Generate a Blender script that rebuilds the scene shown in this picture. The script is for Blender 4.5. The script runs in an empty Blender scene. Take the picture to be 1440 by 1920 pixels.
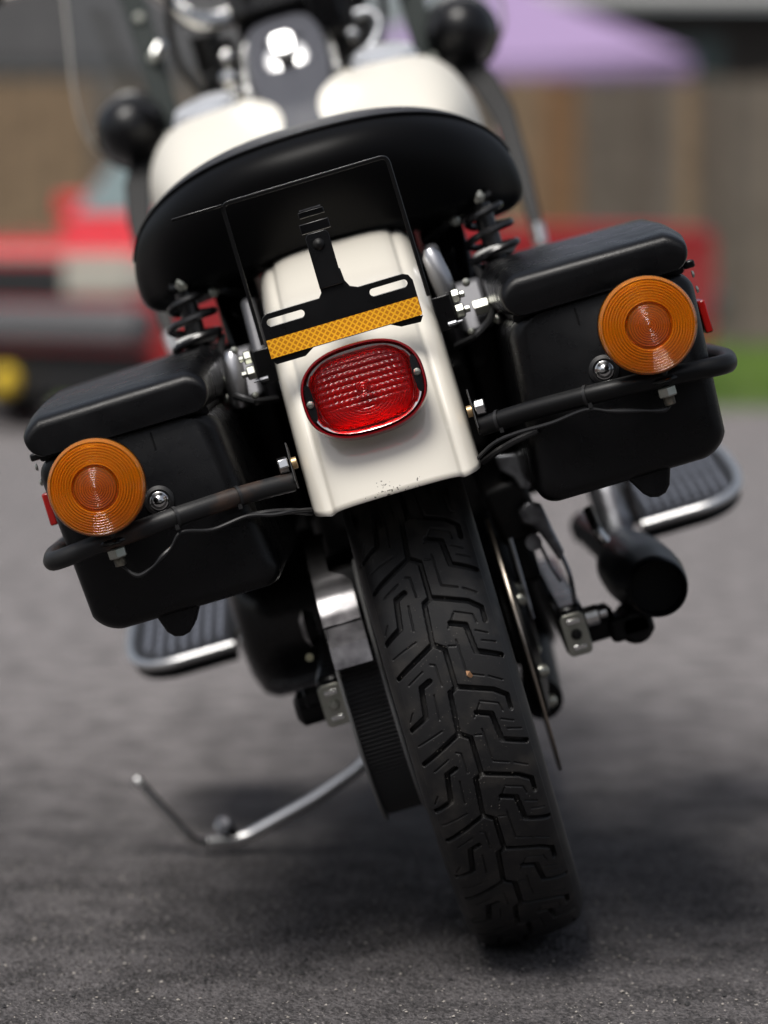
import bpy, bmesh, math, random
import numpy as np
from mathutils import Vector, Matrix
rnd = random.Random(7)
R = math.radians
S = bpy.context.scene
C = S.collection

# ------------------------------------------------------------------ camera
cam_d = bpy.data.cameras.new('camera')
cam = bpy.data.objects.new('camera', cam_d); C.objects.link(cam)
cam.location = (0, 0, .765)
cam.rotation_euler = (R(90) - math.atan(490 / 5333), 0, 0)
cam_d.sensor_fit = 'VERTICAL'; cam_d.sensor_height = 36; cam_d.lens = 100
cam_d.clip_start = .05; cam_d.clip_end = 500
cam_d.dof.use_dof = True; cam_d.dof.focus_distance = 2.83; cam_d.dof.aperture_fstop = 2.4
S.camera = cam
# ------------------------------------------------------------------ sky, sun, exposure
SUN = Vector((-.26, -.40, .88)).normalized()
W = bpy.data.worlds.new('World'); S.world = W; W.use_nodes = True
wn = W.node_tree.nodes; wl = W.node_tree.links
sky = wn.new('ShaderNodeTexSky'); sky.sky_type = 'NISHITA'; sky.sun_disc = False
sky.sun_elevation = math.asin(SUN.z); sky.sun_rotation = math.atan2(SUN.x, SUN.y)
sky.dust_density = 4.0
hs = wn.new('ShaderNodeHueSaturation'); hs.inputs['Saturation'].default_value = .50
wl.new(sky.outputs[0], hs.inputs['Color']); wl.new(hs.outputs[0], wn['Background'].inputs[0])
wn['Background'].inputs[1].default_value = .05
sun_d = bpy.data.lights.new('sun', 'SUN'); sun_d.energy = 1.5; sun_d.angle = R(26); sun_d.color = (1, .97, .92)
sun = bpy.data.objects.new('sun', sun_d); C.objects.link(sun)
sun.rotation_euler = SUN.to_track_quat('Z', 'Y').to_euler()
S.view_settings.view_transform = 'Standard'; S.view_settings.look = 'None'
S.view_settings.exposure = 1.02; S.view_settings.gamma = 1; S.view_settings.use_curve_mapping = False
S.render.engine = 'CYCLES'
S.cycles.use_denoising = True; S.cycles.max_bounces = 10; S.cycles.transmission_bounces = 8
S.cycles.transparent_max_bounces = 8; S.cycles.sample_clamp_indirect = 6; S.cycles.blur_glossy = .5

# ------------------------------------------------------------------ materials
def mat(name, col, rough=.5, metal=0., coat=0., bump=None, spec=.5, trans=0., ior=1.45, vary=None, coat_rough=.03, rvar=None):
    """bump = (scale, strength, distance); vary = (scale, second colour, low, high)"""
    m = bpy.data.materials.new(name); m.use_nodes = True
    n = m.node_tree.nodes; l = m.node_tree.links; b = n['Principled BSDF']
    b.inputs['Base Color'].default_value = (*col, 1); b.inputs['Roughness'].default_value = rough
    b.inputs['Metallic'].default_value = metal; b.inputs['Coat Weight'].default_value = coat
    b.inputs['Coat Roughness'].default_value = coat_rough
    b.inputs['Specular IOR Level'].default_value = spec; b.inputs['IOR'].default_value = ior
    b.inputs['Transmission Weight'].default_value = trans
    tc = n.new('ShaderNodeTexCoord')
    def noise(sc, det=4):
        t = n.new('ShaderNodeTexNoise'); t.inputs['Scale'].default_value = sc; t.inputs['Detail'].default_value = det
        l.new(tc.outputs['Object'], t.inputs['Vector']); return t
    if bump:
        t = noise(bump[0]); bp = n.new('ShaderNodeBump'); bp.inputs['Strength'].default_value = bump[1]; bp.inputs['Distance'].default_value = bump[2]
        l.new(t.outputs['Fac'], bp.inputs['Height']); l.new(bp.outputs[0], b.inputs['Normal'])
    if vary:
        t = noise(vary[0], 6); r = n.new('ShaderNodeValToRGB')
        r.color_ramp.elements[0].position = vary[2]; r.color_ramp.elements[1].position = vary[3]
        r.color_ramp.elements[0].color = (*col, 1); r.color_ramp.elements[1].color = (*vary[1], 1)
        l.new(t.outputs['Fac'], r.inputs[0]); l.new(r.outputs[0], b.inputs['Base Color'])
    if rvar:
        t = noise(rvar[0], 5); mr = n.new('ShaderNodeMapRange'); mr.inputs['From Min'].default_value = .3; mr.inputs['From Max'].default_value = .7
        mr.inputs['To Min'].default_value = rough; mr.inputs['To Max'].default_value = rvar[1]
        l.new(t.outputs['Fac'], mr.inputs[0]); l.new(mr.outputs[0], b.inputs['Roughness'])
    return m

BAG = mat('grained_black_plastic', (.0030, .0030, .0036), .22, spec=.38, bump=(1500, .45, .0005), rvar=(30, .36))
GLOSS = mat('gloss_black_paint', (.0025, .0025, .003), .24, coat=.3, spec=.35, rvar=(25, .34))
SATIN = mat('satin_black_powdercoat', (.004, .004, .0045), .40, spec=.36, bump=(1400, .25, .0004))
DARK = mat('dull_black_metal', (.005, .005, .0055), .5, spec=.35, bump=(120, .2, .001), vary=(40, (.018, .016, .014), .55, .8))
RUSTY = mat('worn_black_tube', (.012, .012, .0125), .45, bump=(900, .3, .0005), vary=(22, (.06, .034, .022), .52, .68))
VINYL = mat('black_vinyl', (.0026, .0026, .003), .42, spec=.12, bump=(700, .3, .0005))
RUBBER = mat('tyre_rubber', (.0135, .0135, .0146), .50, bump=(650, .35, .0005), vary=(38, (.045, .041, .037), .48, .82))
CREAM = mat('cream_paint', (.755, .715, .63), .28, coat=1.)
CHROME = mat('chrome', (.78, .78, .77), .10, 1., rvar=(60, .2))
SCHROME = mat('satin_chrome', (.80, .80, .80), .30, 1., rvar=(60, .38))
POLISH = mat('polished_steel', (.20, .195, .20), .25, 1., vary=(24, (.07, .068, .072), .42, .62), bump=(60, .15, .001))
ZINC = mat('zinc_plate', (.48, .48, .43), .36, .9, vary=(90, (.40, .42, .36), .4, .7))
ALU = mat('cast_aluminium', (.30, .31, .33), .36, .8, bump=(260, .3, .001), vary=(35, (.11, .11, .12), .42, .6))
BRONZE = mat('disc_steel', (.46, .40, .34), .30, 1.)
GREY = mat('grey_crinkle_console', (.078, .080, .094), .62, spec=.25, bump=(400, .2, .0006))
SPRING = mat('spring_black', (.011, .011, .012), .3, coat=.4)
AMBER = mat('amber_lens', (1., .355, .010), .035, trans=.68, ior=1.45, coat=.8)
AMBER2 = mat('amber_lens_centre', (1., .30, .012), .05, trans=.85, ior=1.42, coat=.5)
REDL = mat('red_lens', (.90, .030, .035), .08, trans=.96, ior=1.36)
REDB = mat('red_bezel', (.30, .006, .012), .10, trans=.45, ior=1.49, coat=.5)
REDR = mat('red_reflector', (.42, .008, .006), .2, coat=.6)
SILVER = mat('reflector_bowl', (.95, .95, .93), .5, 0., coat=.4)
BULB = mat('bulb_amber', (.35, .12, .02), .1, coat=1.)
SEATTOP = mat('perforated_vinyl', (.030, .030, .034), .55)
WHITE = mat('white_plastic', (.7, .7, .68), .4)
WIRE = mat('wire_loom', (.02, .02, .021), .32)
GREENP = mat('dark_green_paint', (.012, .019, .018), .5, spec=.25)

def perforate(m):
    n = m.node_tree.nodes; l = m.node_tree.links; b = n['Principled BSDF']
    tc = n.new('ShaderNodeTexCoord'); v = n.new('ShaderNodeTexVoronoi'); v.inputs['Scale'].default_value = 260; v.inputs['Randomness'].default_value = .12
    l.new(tc.outputs['Object'], v.inputs['Vector'])
    r = n.new('ShaderNodeMapRange'); r.inputs['From Min'].default_value = .2; r.inputs['From Max'].default_value = .4
    l.new(v.outputs['Distance'], r.inputs[0])
    bp = n.new('ShaderNodeBump'); bp.inputs['Strength'].default_value = .8; bp.inputs['Distance'].default_value = .001
    l.new(r.outputs[0], bp.inputs['Height']); l.new(bp.outputs[0], b.inputs['Normal'])
perforate(SEATTOP)

def tape_material():
    m = mat('amber_prismatic_tape', (.80, .36, .02), .25, coat=.6)
    n = m.node_tree.nodes; l = m.node_tree.links; b = n['Principled BSDF']
    tc = n.new('ShaderNodeTexCoord'); sp = n.new('ShaderNodeSeparateXYZ'); l.new(tc.outputs['Object'], sp.inputs[0])
    def mth(op, a, c=None):
        k = n.new('ShaderNodeMath'); k.operation = op
        for i, q in enumerate((a, c)):
            if q is None: continue
            if isinstance(q, (int, float)): k.inputs[i].default_value = q
            else: l.new(q, k.inputs[i])
        return k.outputs[0]
    def line(sgn):
        s = mth('ADD', sp.outputs['X'], mth('MULTIPLY', sp.outputs['Z'], sgn))
        f = mth('FRACT', mth('ADD', mth('MULTIPLY', s, 1 / .0066), 100.))
        return mth('LESS_THAN', mth('ABSOLUTE', mth('SUBTRACT', f, .5)), .17)
    k = mth('MAXIMUM', line(1.), line(-1.))
    mx = n.new('ShaderNodeMix'); mx.data_type = 'RGBA'
    mx.inputs[6].default_value = (.50, .19, .012, 1); mx.inputs[7].default_value = (.86, .42, .02, 1)
    l.new(k, mx.inputs[0]); l.new(mx.outputs[2], b.inputs['Base Color'])
    return m
TAPE = tape_material()

def cream_chips():
    """cream enamel with a few small chips and scuffs near the fender's lower lip"""
    m = CREAM; n = m.node_tree.nodes; l = m.node_tree.links; b = n['Principled BSDF']
    tc = n.new('ShaderNodeTexCoord'); sp = n.new('ShaderNodeSeparateXYZ'); l.new(tc.outputs['Object'], sp.inputs[0])
    t = n.new('ShaderNodeTexNoise'); t.inputs['Scale'].default_value = 330; t.inputs['Detail'].default_value = 3
    l.new(tc.outputs['Object'], t.inputs['Vector'])
    t2 = n.new('ShaderNodeTexNoise'); t2.inputs['Scale'].default_value = 34; l.new(tc.outputs['Object'], t2.inputs['Vector'])
    mr = n.new('ShaderNodeMapRange'); mr.inputs['From Min'].default_value = .575; mr.inputs['From Max'].default_value = .548
    mr.inputs['To Min'].default_value = 0; mr.inputs['To Max'].default_value = .14; mr.clamp = True
    l.new(sp.outputs['Z'], mr.inputs[0])
    def mth(op, a, c):
        k = n.new('ShaderNodeMath'); k.operation = op
        for i, q in enumerate((a, c)):
            if isinstance(q, (int, float)): k.inputs[i].default_value = q
            else: l.new(q, k.inputs[i])
        return k.outputs[0]
    s = mth('ADD', mth('MULTIPLY', t.outputs['Fac'], .6), mth('MULTIPLY', t2.outputs['Fac'], .4))
    s = mth('ADD', s, mr.outputs[0])
    ax_ = mth('ABSOLUTE', sp.outputs['X'], 0.); s = mth('SUBTRACT', s, mth('MULTIPLY', mth('MAXIMUM', mth('SUBTRACT', ax_, .03), 0.), 4.))
    chip = mth('GREATER_THAN', s, .715)
    mx = n.new('ShaderNodeMix'); mx.data_type = 'RGBA'
    mx.inputs[6].default_value = (.755, .715, .63, 1); mx.inputs[7].default_value = (.06, .05, .045, 1)
    l.new(chip, mx.inputs[0]); l.new(mx.outputs[2], b.inputs['Base Color'])
cream_chips()

# ------------------------------------------------------------------ mesh helpers
class MB:
    def __init__(s): s.v = []; s.f = []
    def add(s, vs, fs):
        o = len(s.v); s.v += [tuple(p) for p in vs]; s.f += [tuple(i + o for i in f) for f in fs]; return s
    def box(s, c, d, rot=None):
        c = Vector(c); q = []
        for x in (-1, 1):
            for y in (-1, 1):
                for z in (-1, 1):
                    p = Vector((x * d[0] / 2, y * d[1] / 2, z * d[2] / 2))
                    if rot is not None: p = rot @ p
                    q.append(c + p)
        return s.add(q, [(0, 1, 3, 2), (4, 6, 7, 5), (0, 4, 5, 1), (2, 3, 7, 6), (0, 2, 6, 4), (1, 5, 7, 3)])
    def loft(s, rings, cap0=True, cap1=True, closed=True):
        n = len(rings[0]); vs = [p for r in rings for p in r]; fs = []
        for i in range(len(rings) - 1):
            for j in range(n if closed else n - 1):
                k = (j + 1) % n
                fs.append((i * n + j, i * n + k, (i + 1) * n + k, (i + 1) * n + j))
        if cap0: fs.append(tuple(range(n - 1, -1, -1)))
        if cap1: fs.append(tuple((len(rings) - 1) * n + j for j in range(n)))
        return s.add(vs, fs)
    def lathe(s, prof, o, ax, n=48, cap0=False, cap1=False, phase=0.):
        """prof: list of (radius, distance along ax)"""
        ax = Vector(ax).normalized(); o = Vector(o)
        a = ax.orthogonal().normalized()
        if abs(ax.y) > .9: a = Vector((1, 0, 0))
        elif abs(ax.x) > .9: a = Vector((0, 0, 1))
        b = ax.cross(a)
        rings = []
        for r, d in prof:
            rings.append([o + ax * d + (a * math.cos(2 * math.pi * j / n + phase) + b * math.sin(2 * math.pi * j / n + phase)) * max(r, 1e-5) for j in range(n)])
        return s.loft(rings, cap0, cap1)
    def cyl(s, p0, p1, r, r1=None, n=24):
        p0 = Vector(p0); p1 = Vector(p1); d = p1 - p0
        return s.lathe([(r, 0), (r if r1 is None else r1, d.length)], p0, d, n, True, True)
    def tube(s, path, r, n=12, cap=True):
        P = [Vector(p) for p in path]; rings = []
        t = (P[1] - P[0]).normalized(); a = t.orthogonal().normalized()
        for i, p in enumerate(P):
            t2 = ((P[min(i + 1, len(P) - 1)] - p).normalized() + (p - P[max(i - 1, 0)]).normalized())
            t2 = t2.normalized() if t2.length > 1e-6 else t
            a = (a - t2 * a.dot(t2)).normalized(); b = t2.cross(a); t = t2
            rr = r[i] if isinstance(r, (list, tuple)) else r
            rings.append([p + (a * math.cos(2 * math.pi * j / n) + b * math.sin(2 * math.pi * j / n)) * rr for j in range(n)])
        return s.loft(rings, cap, cap)
    def prism(s, poly, fn, d0, d1):
        return s.loft([[fn(a, b, d0) for a, b in poly], [fn(a, b, d1) for a, b in poly]])
    def build(s, name, m, parent=None, bevel=0., ang=35, sub=0, solid=0., seg=2):
        me = bpy.data.meshes.new(name); me.from_pydata(s.v, [], s.f)
        bm = bmesh.new(); bm.from_mesh(me); bmesh.ops.recalc_face_normals(bm, faces=bm.faces)
        for f in bm.faces: f.smooth = True
        bm.to_mesh(me); bm.free()
        me.set_sharp_from_angle(angle=R(ang))
        me.materials.append(m)
        o = bpy.data.objects.new(name, me); C.objects.link(o)
        if parent is not None: o.parent = parent
        if solid:
            k = o.modifiers.new('solid', 'SOLIDIFY'); k.thickness = solid; k.offset = -1
        if bevel:
            k = o.modifiers.new('bevel', 'BEVEL'); k.width = bevel; k.segments = seg; k.limit_method = 'ANGLE'; k.angle_limit = R(40); k.harden_normals = False
        if sub:
            k = o.modifiers.new('sub', 'SUBSURF'); k.levels = sub; k.render_levels = sub
        return o

def fillet(path, rad, seg=6):
    P = [Vector(p) for p in path]; out = [P[0]]
    for i in range(1, len(P) - 1):
        a, b, c = P[i - 1], P[i], P[i + 1]
        u = (a - b); w = (c - b); d = min(rad, u.length * .45, w.length * .45)
        p = b + u.normalized() * d; q = b + w.normalized() * d
        for k in range(seg + 1):
            t = k / seg; out.append(p * (1 - t) ** 2 + b * 2 * t * (1 - t) + q * t * t)
    out.append(P[-1]); return out
def spline(pts, n):
    """Catmull-Rom through points of any dimension"""
    P = [np.array(p, float) for p in pts]; P = [2 * P[0] - P[1]] + P + [2 * P[-1] - P[-2]]
    out = []; m = len(P) - 3
    for k in range(n + 1):
        t = k / n * m; i = min(int(t), m - 1); t -= i
        a, b, c, d = P[i:i + 4]
        out.append(.5 * (2 * b + (c - a) * t + (2 * a - 5 * b + 4 * c - d) * t * t + (3 * b - a - 3 * c + d) * t ** 3))
    return out
def rrect(x0, x1, z0, z1, r, k=6):
    q = []
    for cx, cz, a0 in ((x1 - r, z1 - r, 0), (x0 + r, z1 - r, 90), (x0 + r, z0 + r, 180), (x1 - r, z0 + r, 270)):
        for j in range(k + 1):
            a = R(a0 + 90 * j / k); q.append((cx + r * math.cos(a), cz + r * math.sin(a)))
    return q
def sell(a, b, e, n):
    q = []
    for j in range(n):
        t = 2 * math.pi * j / n; c, s_ = math.cos(t), math.sin(t)
        q.append((a * math.copysign(abs(c) ** (2 / e), c), b * math.copysign(abs(s_) ** (2 / e), s_)))
    return q
def tag(o, label, cat, group=None):
    o['label'] = label; o['category'] = cat
    if group: o['group'] = group
    return o
def empty(name, loc=(0, 0, 0), rot=(0, 0, 0)):
    e = bpy.data.objects.new(name, None); C.objects.link(e); e.location = loc; e.rotation_euler = rot; e.empty_display_size = .1
    return e
def nd(m): return m.node_tree.nodes, m.node_tree.links, m.node_tree.nodes['Principled BSDF']

# ------------------------------------------------------------------ ground
def asphalt():
    m = mat('asphalt', (.08, .078, .078), .85); n, l, b = nd(m)
    tc = n.new('ShaderNodeTexCoord'); sp = n.new('ShaderNodeSeparateXYZ'); l.new(tc.outputs['Object'], sp.inputs[0])
    def tex(kind, sc, **kw):
        t = n.new(kind); t.inputs['Scale'].default_value = sc; l.new(tc.outputs['Object'], t.inputs['Vector'])
        for a, v in kw.items(): t.inputs[a].default_value = v
        return t
    def mth(op, a, c):
        k = n.new('ShaderNodeMath'); k.operation = op
        for i, q in enumerate((a, c)):
            if isinstance(q, (int, float)): k.inputs[i].default_value = q
            else: l.new(q, k.inputs[i])
        return k.outputs[0]
    def rng(x, a, c, d=0., e=1.):
        k = n.new('ShaderNodeMapRange'); k.interpolation_type = 'SMOOTHSTEP'
        for i, q in enumerate((a, c, d, e)): k.inputs[i + 1].default_value = q
        l.new(x, k.inputs[0]); return k.outputs[0]
    big = tex('ShaderNodeTexNoise', .9, Detail=5); mid = tex('ShaderNodeTexNoise', 14, Detail=6); fine = tex('ShaderNodeTexNoise', 170, Detail=4)
    vor = tex('ShaderNodeTexVoronoi', 230)
    # foreground painted darker, distance paler: grazing sheen and shading put into colour
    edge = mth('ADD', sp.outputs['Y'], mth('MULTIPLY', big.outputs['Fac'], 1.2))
    far_tone = rng(edge, 4.0, 5.6)
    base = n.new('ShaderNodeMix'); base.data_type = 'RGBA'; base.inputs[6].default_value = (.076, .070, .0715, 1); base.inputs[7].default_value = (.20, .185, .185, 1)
    l.new(far_tone, base.inputs[0])
    var = mth('ADD', mth('MULTIPLY', mid.outputs['Fac'], .7), mth('MULTIPLY', fine.outputs['Fac'], 1.1))
    var = rng(var, .62, 1.18, .35, 1.65)
    mul = n.new('ShaderNodeMix'); mul.data_type = 'RGBA'; mul.blend_type = 'MULTIPLY'; mul.inputs[0].default_value = 1
    l.new(base.outputs[2], mul.inputs[6]); cv = n.new('ShaderNodeCombineColor')
    for i in range(3): l.new(var, cv.inputs[i])
    l.new(cv.outputs[0], mul.inputs[7])
    # pale mineral chips in the binder
    chip = mth('GREATER_THAN', tex('ShaderNodeTexNoise', 210, Detail=1).outputs['Fac'], .72)
    mx = n.new('ShaderNodeMix'); mx.data_type = 'RGBA'; mx.inputs[7].default_value = (.30, .28, .26, 1)
    l.new(chip, mx.inputs[0]); l.new(mul.outputs[2], mx.inputs[6]); l.new(mx.outputs[2], b.inputs['Base Color'])
    h = mth('ADD', mth('MULTIPLY', vor.outputs['Distance'], -.8), mth('MULTIPLY', fine.outputs['Fac'], .9))
    bp = n.new('ShaderNodeBump'); bp.inputs['Strength'].default_value = .9; bp.inputs['Distance'].default_value = .004
    l.new(h, bp.inputs['Height']); l.new(bp.outputs[0], b.inputs['Normal'])
    return m
def ground_mesh():
    # fine relief of the stone aggregate where the road is in focus, plain sheet beyond
    x0, x1, y0, y1, st = -.72, .72, 2.30, 3.75, .0036
    xs = np.arange(x0, x1 + st / 2, st); ys = np.arange(y0, y1 + st / 2, st); rs = np.random.RandomState(4)
    X, Y = np.meshgrid(xs, ys, indexing='ij'); Z = rs.rand(*X.shape)
    Zs = (Z + np.roll(Z, 1, 0) + np.roll(Z, 1, 1) + np.roll(Z, (1, 1), (0, 1))) / 4
    h = .55 * Z + .9 * Zs + .25 * (rs.rand(*X.shape) > .985)
    h = (h - h.mean()) * .0036
    bx = np.minimum(np.minimum(X - x0, x1 - X) / .12, np.minimum(Y - y0, y1 - Y) / .3).clip(0, 1)
    Z = np.minimum(h, .0016) * bx - .0012 * bx
    X = X + (rs.rand(*X.shape) - .5) * st * .7 * (bx > 0); Y = Y + (rs.rand(*Y.shape) - .5) * st * .7 * (bx > 0)
    P = np.stack([X, Y, Z], -1).reshape(-1, 3); n1, n2 = X.shape
    i, j = np.meshgrid(np.arange(n1 - 1), np.arange(n2 - 1), indexing='ij')
    F = np.stack([i * n2 + j, (i + 1) * n2 + j, (i + 1) * n2 + j + 1, i * n2 + j + 1], -1).reshape(-1, 4)
    xa, xb, ya, yb = xs[0], xs[-1], ys[0], ys[-1]; B = 300.; k = len(P)
    P = np.r_[P, [[-B, -B, 0], [B, -B, 0], [B, B, 0], [-B, B, 0], [xa, ya, 0], [xb, ya, 0], [xb, yb, 0], [xa, yb, 0]]]
    F = np.r_[F, [[k, k + 1, k + 5, k + 4], [k + 1, k + 2, k + 6, k + 5], [k + 2, k + 3, k + 7, k + 6], [k + 3, k, k + 4, k + 7]]]
    me = bpy.data.meshes.new('asphalt_ground'); me.vertices.add(len(P)); me.vertices.foreach_set('co', P.astype(np.float32).ravel())
    me.loops.add(F.size); me.loops.foreach_set('vertex_index', F.astype(np.int32).ravel())
    me.polygons.add(len(F)); me.polygons.foreach_set('loop_start', np.arange(0, F.size, 4, dtype=np.int32))
    me.polygons.foreach_set('use_smooth', np.ones(len(F), dtype=bool)); me.update(calc_edges=True); return me
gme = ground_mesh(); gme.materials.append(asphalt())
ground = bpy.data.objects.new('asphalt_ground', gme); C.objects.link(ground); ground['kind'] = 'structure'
ground['label'] = 'worn grey asphalt, shading painted darker into the foreground'

# loose grit lying on the asphalt in front of and around the tyre
def grit(name, label, m, count, seed, smin, smax):
    r_ = random.Random(seed); g = MB()
    for _ in range(count):
        y = 2.45 + 2.0 * r_.random() ** 1.6; x = (r_.random() * 2 - 1) * (.16 * y + .05); s = smin + (smax - smin) * r_.random() ** 3
        a = r_.random() * 6.28; vs = []
        for k in range(5):
            t = a + k * 1.2566 + r_.uniform(-.3, .3); q = s * r_.uniform(.6, 1.1); vs.append((x + q * math.cos(t), y + q * math.sin(t), s * r_.uniform(-.1, .25)))
        vs.append((x + s * r_.uniform(-.3, .3), y + s * r_.uniform(-.3, .3), s * r_.uniform(.5, .9)))
        g.add(vs, [(k, (k + 1) % 5, 5) for k in range(5)])
    o = g.build(name, m, ang=10); o['kind'] = 'stuff'; o['label'] = label; return o
grit('pale_grit', 'fine pale grit scattered over the asphalt', mat('pale_stone', (.34, .31, .28), .7), 3200, 3, .0006, .0026)
grit('dark_grit', 'dark gravel crumbs scattered over the asphalt', mat('dark_stone', (.03, .029, .03), .7), 700, 5, .001, .0045)

# ================================================================== MOTORCYCLE
bike = empty('motorcycle', (.168, 3.149, .0025), (0, R(-16.4), 0))
tag(bike, 'cream and black touring motorcycle with saddlebags leaning on its side stand, seen from behind', 'motorcycle')
Rx = lambda a: Matrix.Rotation(R(a), 3, 'X'); Ry = lambda a: Matrix.Rotation(R(a), 3, 'Y'); Rz = lambda a: Matrix.Rotation(R(a), 3, 'Z')
AZ = .315   # axle height, tyre radius

# ---- rear tyre with a cut tread
PER = 405.; U = 2 * math.pi * AZ / 21 / PER    # one drawing unit in metres
MAIN = [[(0, 0), (17, -31), (199, -46), (232, 0), (405, 0)],
        [(0, 8), (56, 155), (97, 206), (159, 205)],
        [(131, 55), (156, 116), (277, 127), (326, 235)],
        [(199, -46), (302, -235)],
        [(-56, -103), (-37, -145), (93, -163), (139, -250)]]
SIPE = [[(208, 58), (362, 63), (390, 130)], [(398, 150), (432, 205)], [(87, 84), (119, 158), (158, 166)], [(190, 150), (215, 200)], [(95, 78), (150, 40)],
        [(289, -60), (383, -57)], [(280, -80), (289, -60)], [(7, -101), (119, -108)], [(170, -112), (214, -235)], [(343, -195), (302, -121)],
        [(240, 165), (262, 225)], [(60, -215), (100, -240)], [(225, 20), (232, 48)], [(250, -120), (275, -190)], [(20, 60), (40, 110)]]
def seg_dist(t, s_, lines):
    d = np.full(t.shape, 1e9)
    for ln in lines:
        for (t0, s0), (t1, s1) in zip(ln[:-1], ln[1:]):
            for k in (-PER, 0, PER):
                a0 = t0 + k; dt, ds = t1 - t0, s1 - s0; L2 = dt * dt + ds * ds
                q = np.clip(((t - a0) * dt + (s_ - s0) * ds) / L2, 0, 1)
                d = np.minimum(d, np.hypot(t - a0 - q * dt, s_ - s0 - q * ds))
    return d
PROF = [(0, 0), (.02, .0008), (.036, .0026), (.048, .0058), (.0562, .0112), (.0618, .0195), (.0648, .030), (.0655, .046), (.0630, .070), (.0560, .088), (.046, .098)]
def tyre_profile(n_tread):
    pts = [(-x, d) for x, d in PROF[:0:-1]] + PROF
    P = np.array(spline(pts, 600)); ds = np.r_[0, np.cumsum(np.hypot(*np.diff(P, axis=0).T))]; ds -= ds[-1] / 2
    lim = .0605
    w = np.r_[np.linspace(ds[0], -lim, 10)[:-1], np.linspace(-lim, lim, n_tread), np.linspace(lim, ds[-1], 10)[1:]]
    return w, np.interp(w, ds, P[:, 0]), np.interp(w, ds, P[:, 1])
def make_tyre(name, cy, fine):
    w, px, pd = tyre_profile(190 if fine else 24)
    if fine: phi = np.r_[np.linspace(R(52), R(192), 1060), np.linspace(R(192), R(412), 90)[1:-1]]
    else: phi = np.linspace(0, 2 * math.pi, 97)[:-1]
    PH, WW = np.meshgrid(phi, w, indexing='ij')
    X = np.broadcast_to(px, PH.shape); D = np.broadcast_to(pd, PH.shape).copy()
    t = np.mod(PH * AZ / U, PER); s_ = WW / U
    if fine:
        e = lambda d, a, b: np.clip((b - d) / (b - a), 0, 1)
        dm = np.maximum(e(seg_dist(t, s_, MAIN[:2] + MAIN[3:4]), 8.8, 11.2), e(seg_dist(t, s_, [MAIN[2], MAIN[4]]), 9.8, 12.2)); dsp = e(seg_dist(t, s_, SIPE), 1.6, 4.2)
        fade = np.clip((258 - np.abs(s_)) / 10, 0, 1)
        D += np.maximum(dm * .0080, dsp * .0017) * fade
        D += .0011 * (np.abs(np.abs(s_) - 259) < 3)     # moulded line at the tread edge
    rad = AZ - D
    P = np.stack([X, -rad * np.sin(PH) + cy, AZ + rad * np.cos(PH)], -1)
    # flatten where the tyre rests on the road (road is tilted in the bike's frame)
    c, sn = math.cos(R(16.4)), math.sin(R(16.4))
    zw = P[..., 0] * sn + P[..., 2] * c + .0025
    push = np.maximum(0, .0006 - zw); P[..., 2] += push * c; P[..., 0] += push * sn
    n1, n2 = PH.shape
    i, j = np.meshgrid(np.arange(n1), np.arange(n2 - 1), indexing='ij'); i2 = (i + 1) % n1
    F = np.stack([i * n2 + j, i * n2 + j + 1, i2 * n2 + j + 1, i2 * n2 + j], -1).reshape(-1, 4)
    me = bpy.data.meshes.new(name); me.vertices.add(n1 * n2); me.vertices.foreach_set('co', P.astype(np.float32).ravel())
    me.loops.add(F.size); me.loops.foreach_set('vertex_index', F.astype(np.int32).ravel())
    me.polygons.add(len(F)); me.polygons.foreach_set('loop_start', np.arange(0, F.size, 4, dtype=np.int32))
    me.polygons.foreach_set('use_smooth', np.ones(len(F), dtype=bool))
    me.update(calc_edges=True); me.validate(); me.materials.append(RUBBER)
    me.flip_normals() if me.polygons[len(F) // 2].normal.dot(Vector(me.polygons[len(F) // 2].center) - Vector((0, cy, AZ))) < 0 else None
    o = bpy.data.objects.new(name, me); C.objects.link(o); o.parent = bike; return o
rear_tyre = make_tyre('rear_tyre', 0., True)
# pale grit flecks pressed into the tread
m = MB(); r_ = random.Random(21)
for _ in range(420):
    ph = R(r_.uniform(62, 150)); x = r_.gauss(-.012, .026); x = max(-.052, min(.052, x))
    d = np.interp(abs(x), [p[0] for p in PROF[:6]], [p[1] for p in PROF[:6]]); rr_ = AZ - d + .0002; q = r_.uniform(.0002, .0006)
    c = Vector((x, -rr_ * math.sin(ph), AZ + rr_ * math.cos(ph))); t1 = Vector((1, 0, 0)); t2 = Vector((0, -math.cos(ph), -math.sin(ph))); nn = Vector((0, -math.sin(ph), math.cos(ph)))
    m.add([c + t1 * q, c + t2 * q * r_.uniform(.6, 1.4), c - t1 * q, c - t2 * q, c + nn * q * .5], [(0, 1, 4), (1, 2, 4), (2, 3, 4), (3, 0, 4)])
tg = m.build('tread_grit', mat('road_dust', (.16, .145, .13), .8), rear_tyre); tg['kind'] = 'stuff'
front_tyre = make_tyre('front_tyre', 1.56, False)
def make_wheel(name, cy):
    m = MB()
    m.lathe([(.195, -.047), (.222, -.05), (.226, -.044), (.208, -.036), (.20, 0), (.208, .036), (.226, .044), (.222, .05), (.195, .047), (.19, 0), (.195, -.047)], (0, cy, AZ), (1, 0, 0), 64)
    m.lathe([(.0, -.06), (.045, -.06), (.05, -.05), (.04, 0), (.05, .05), (.045, .06), (0, .06)], (0, cy, AZ), (1, 0, 0), 32)
    for k in range(9):
        a = k * 2 * math.pi / 9; d = Vector((0, math.cos(a), math.sin(a)))
        m.tube([Vector((0, cy, AZ)) + d * .035, Vector((0, cy, AZ)) + d * .2], [.018, .011], 8)
    return m.build(name, DARK, bike)
rear_wheel = make_wheel('rear_wheel', 0.); front_wheel = make_wheel('front_wheel', 1.56)
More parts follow.
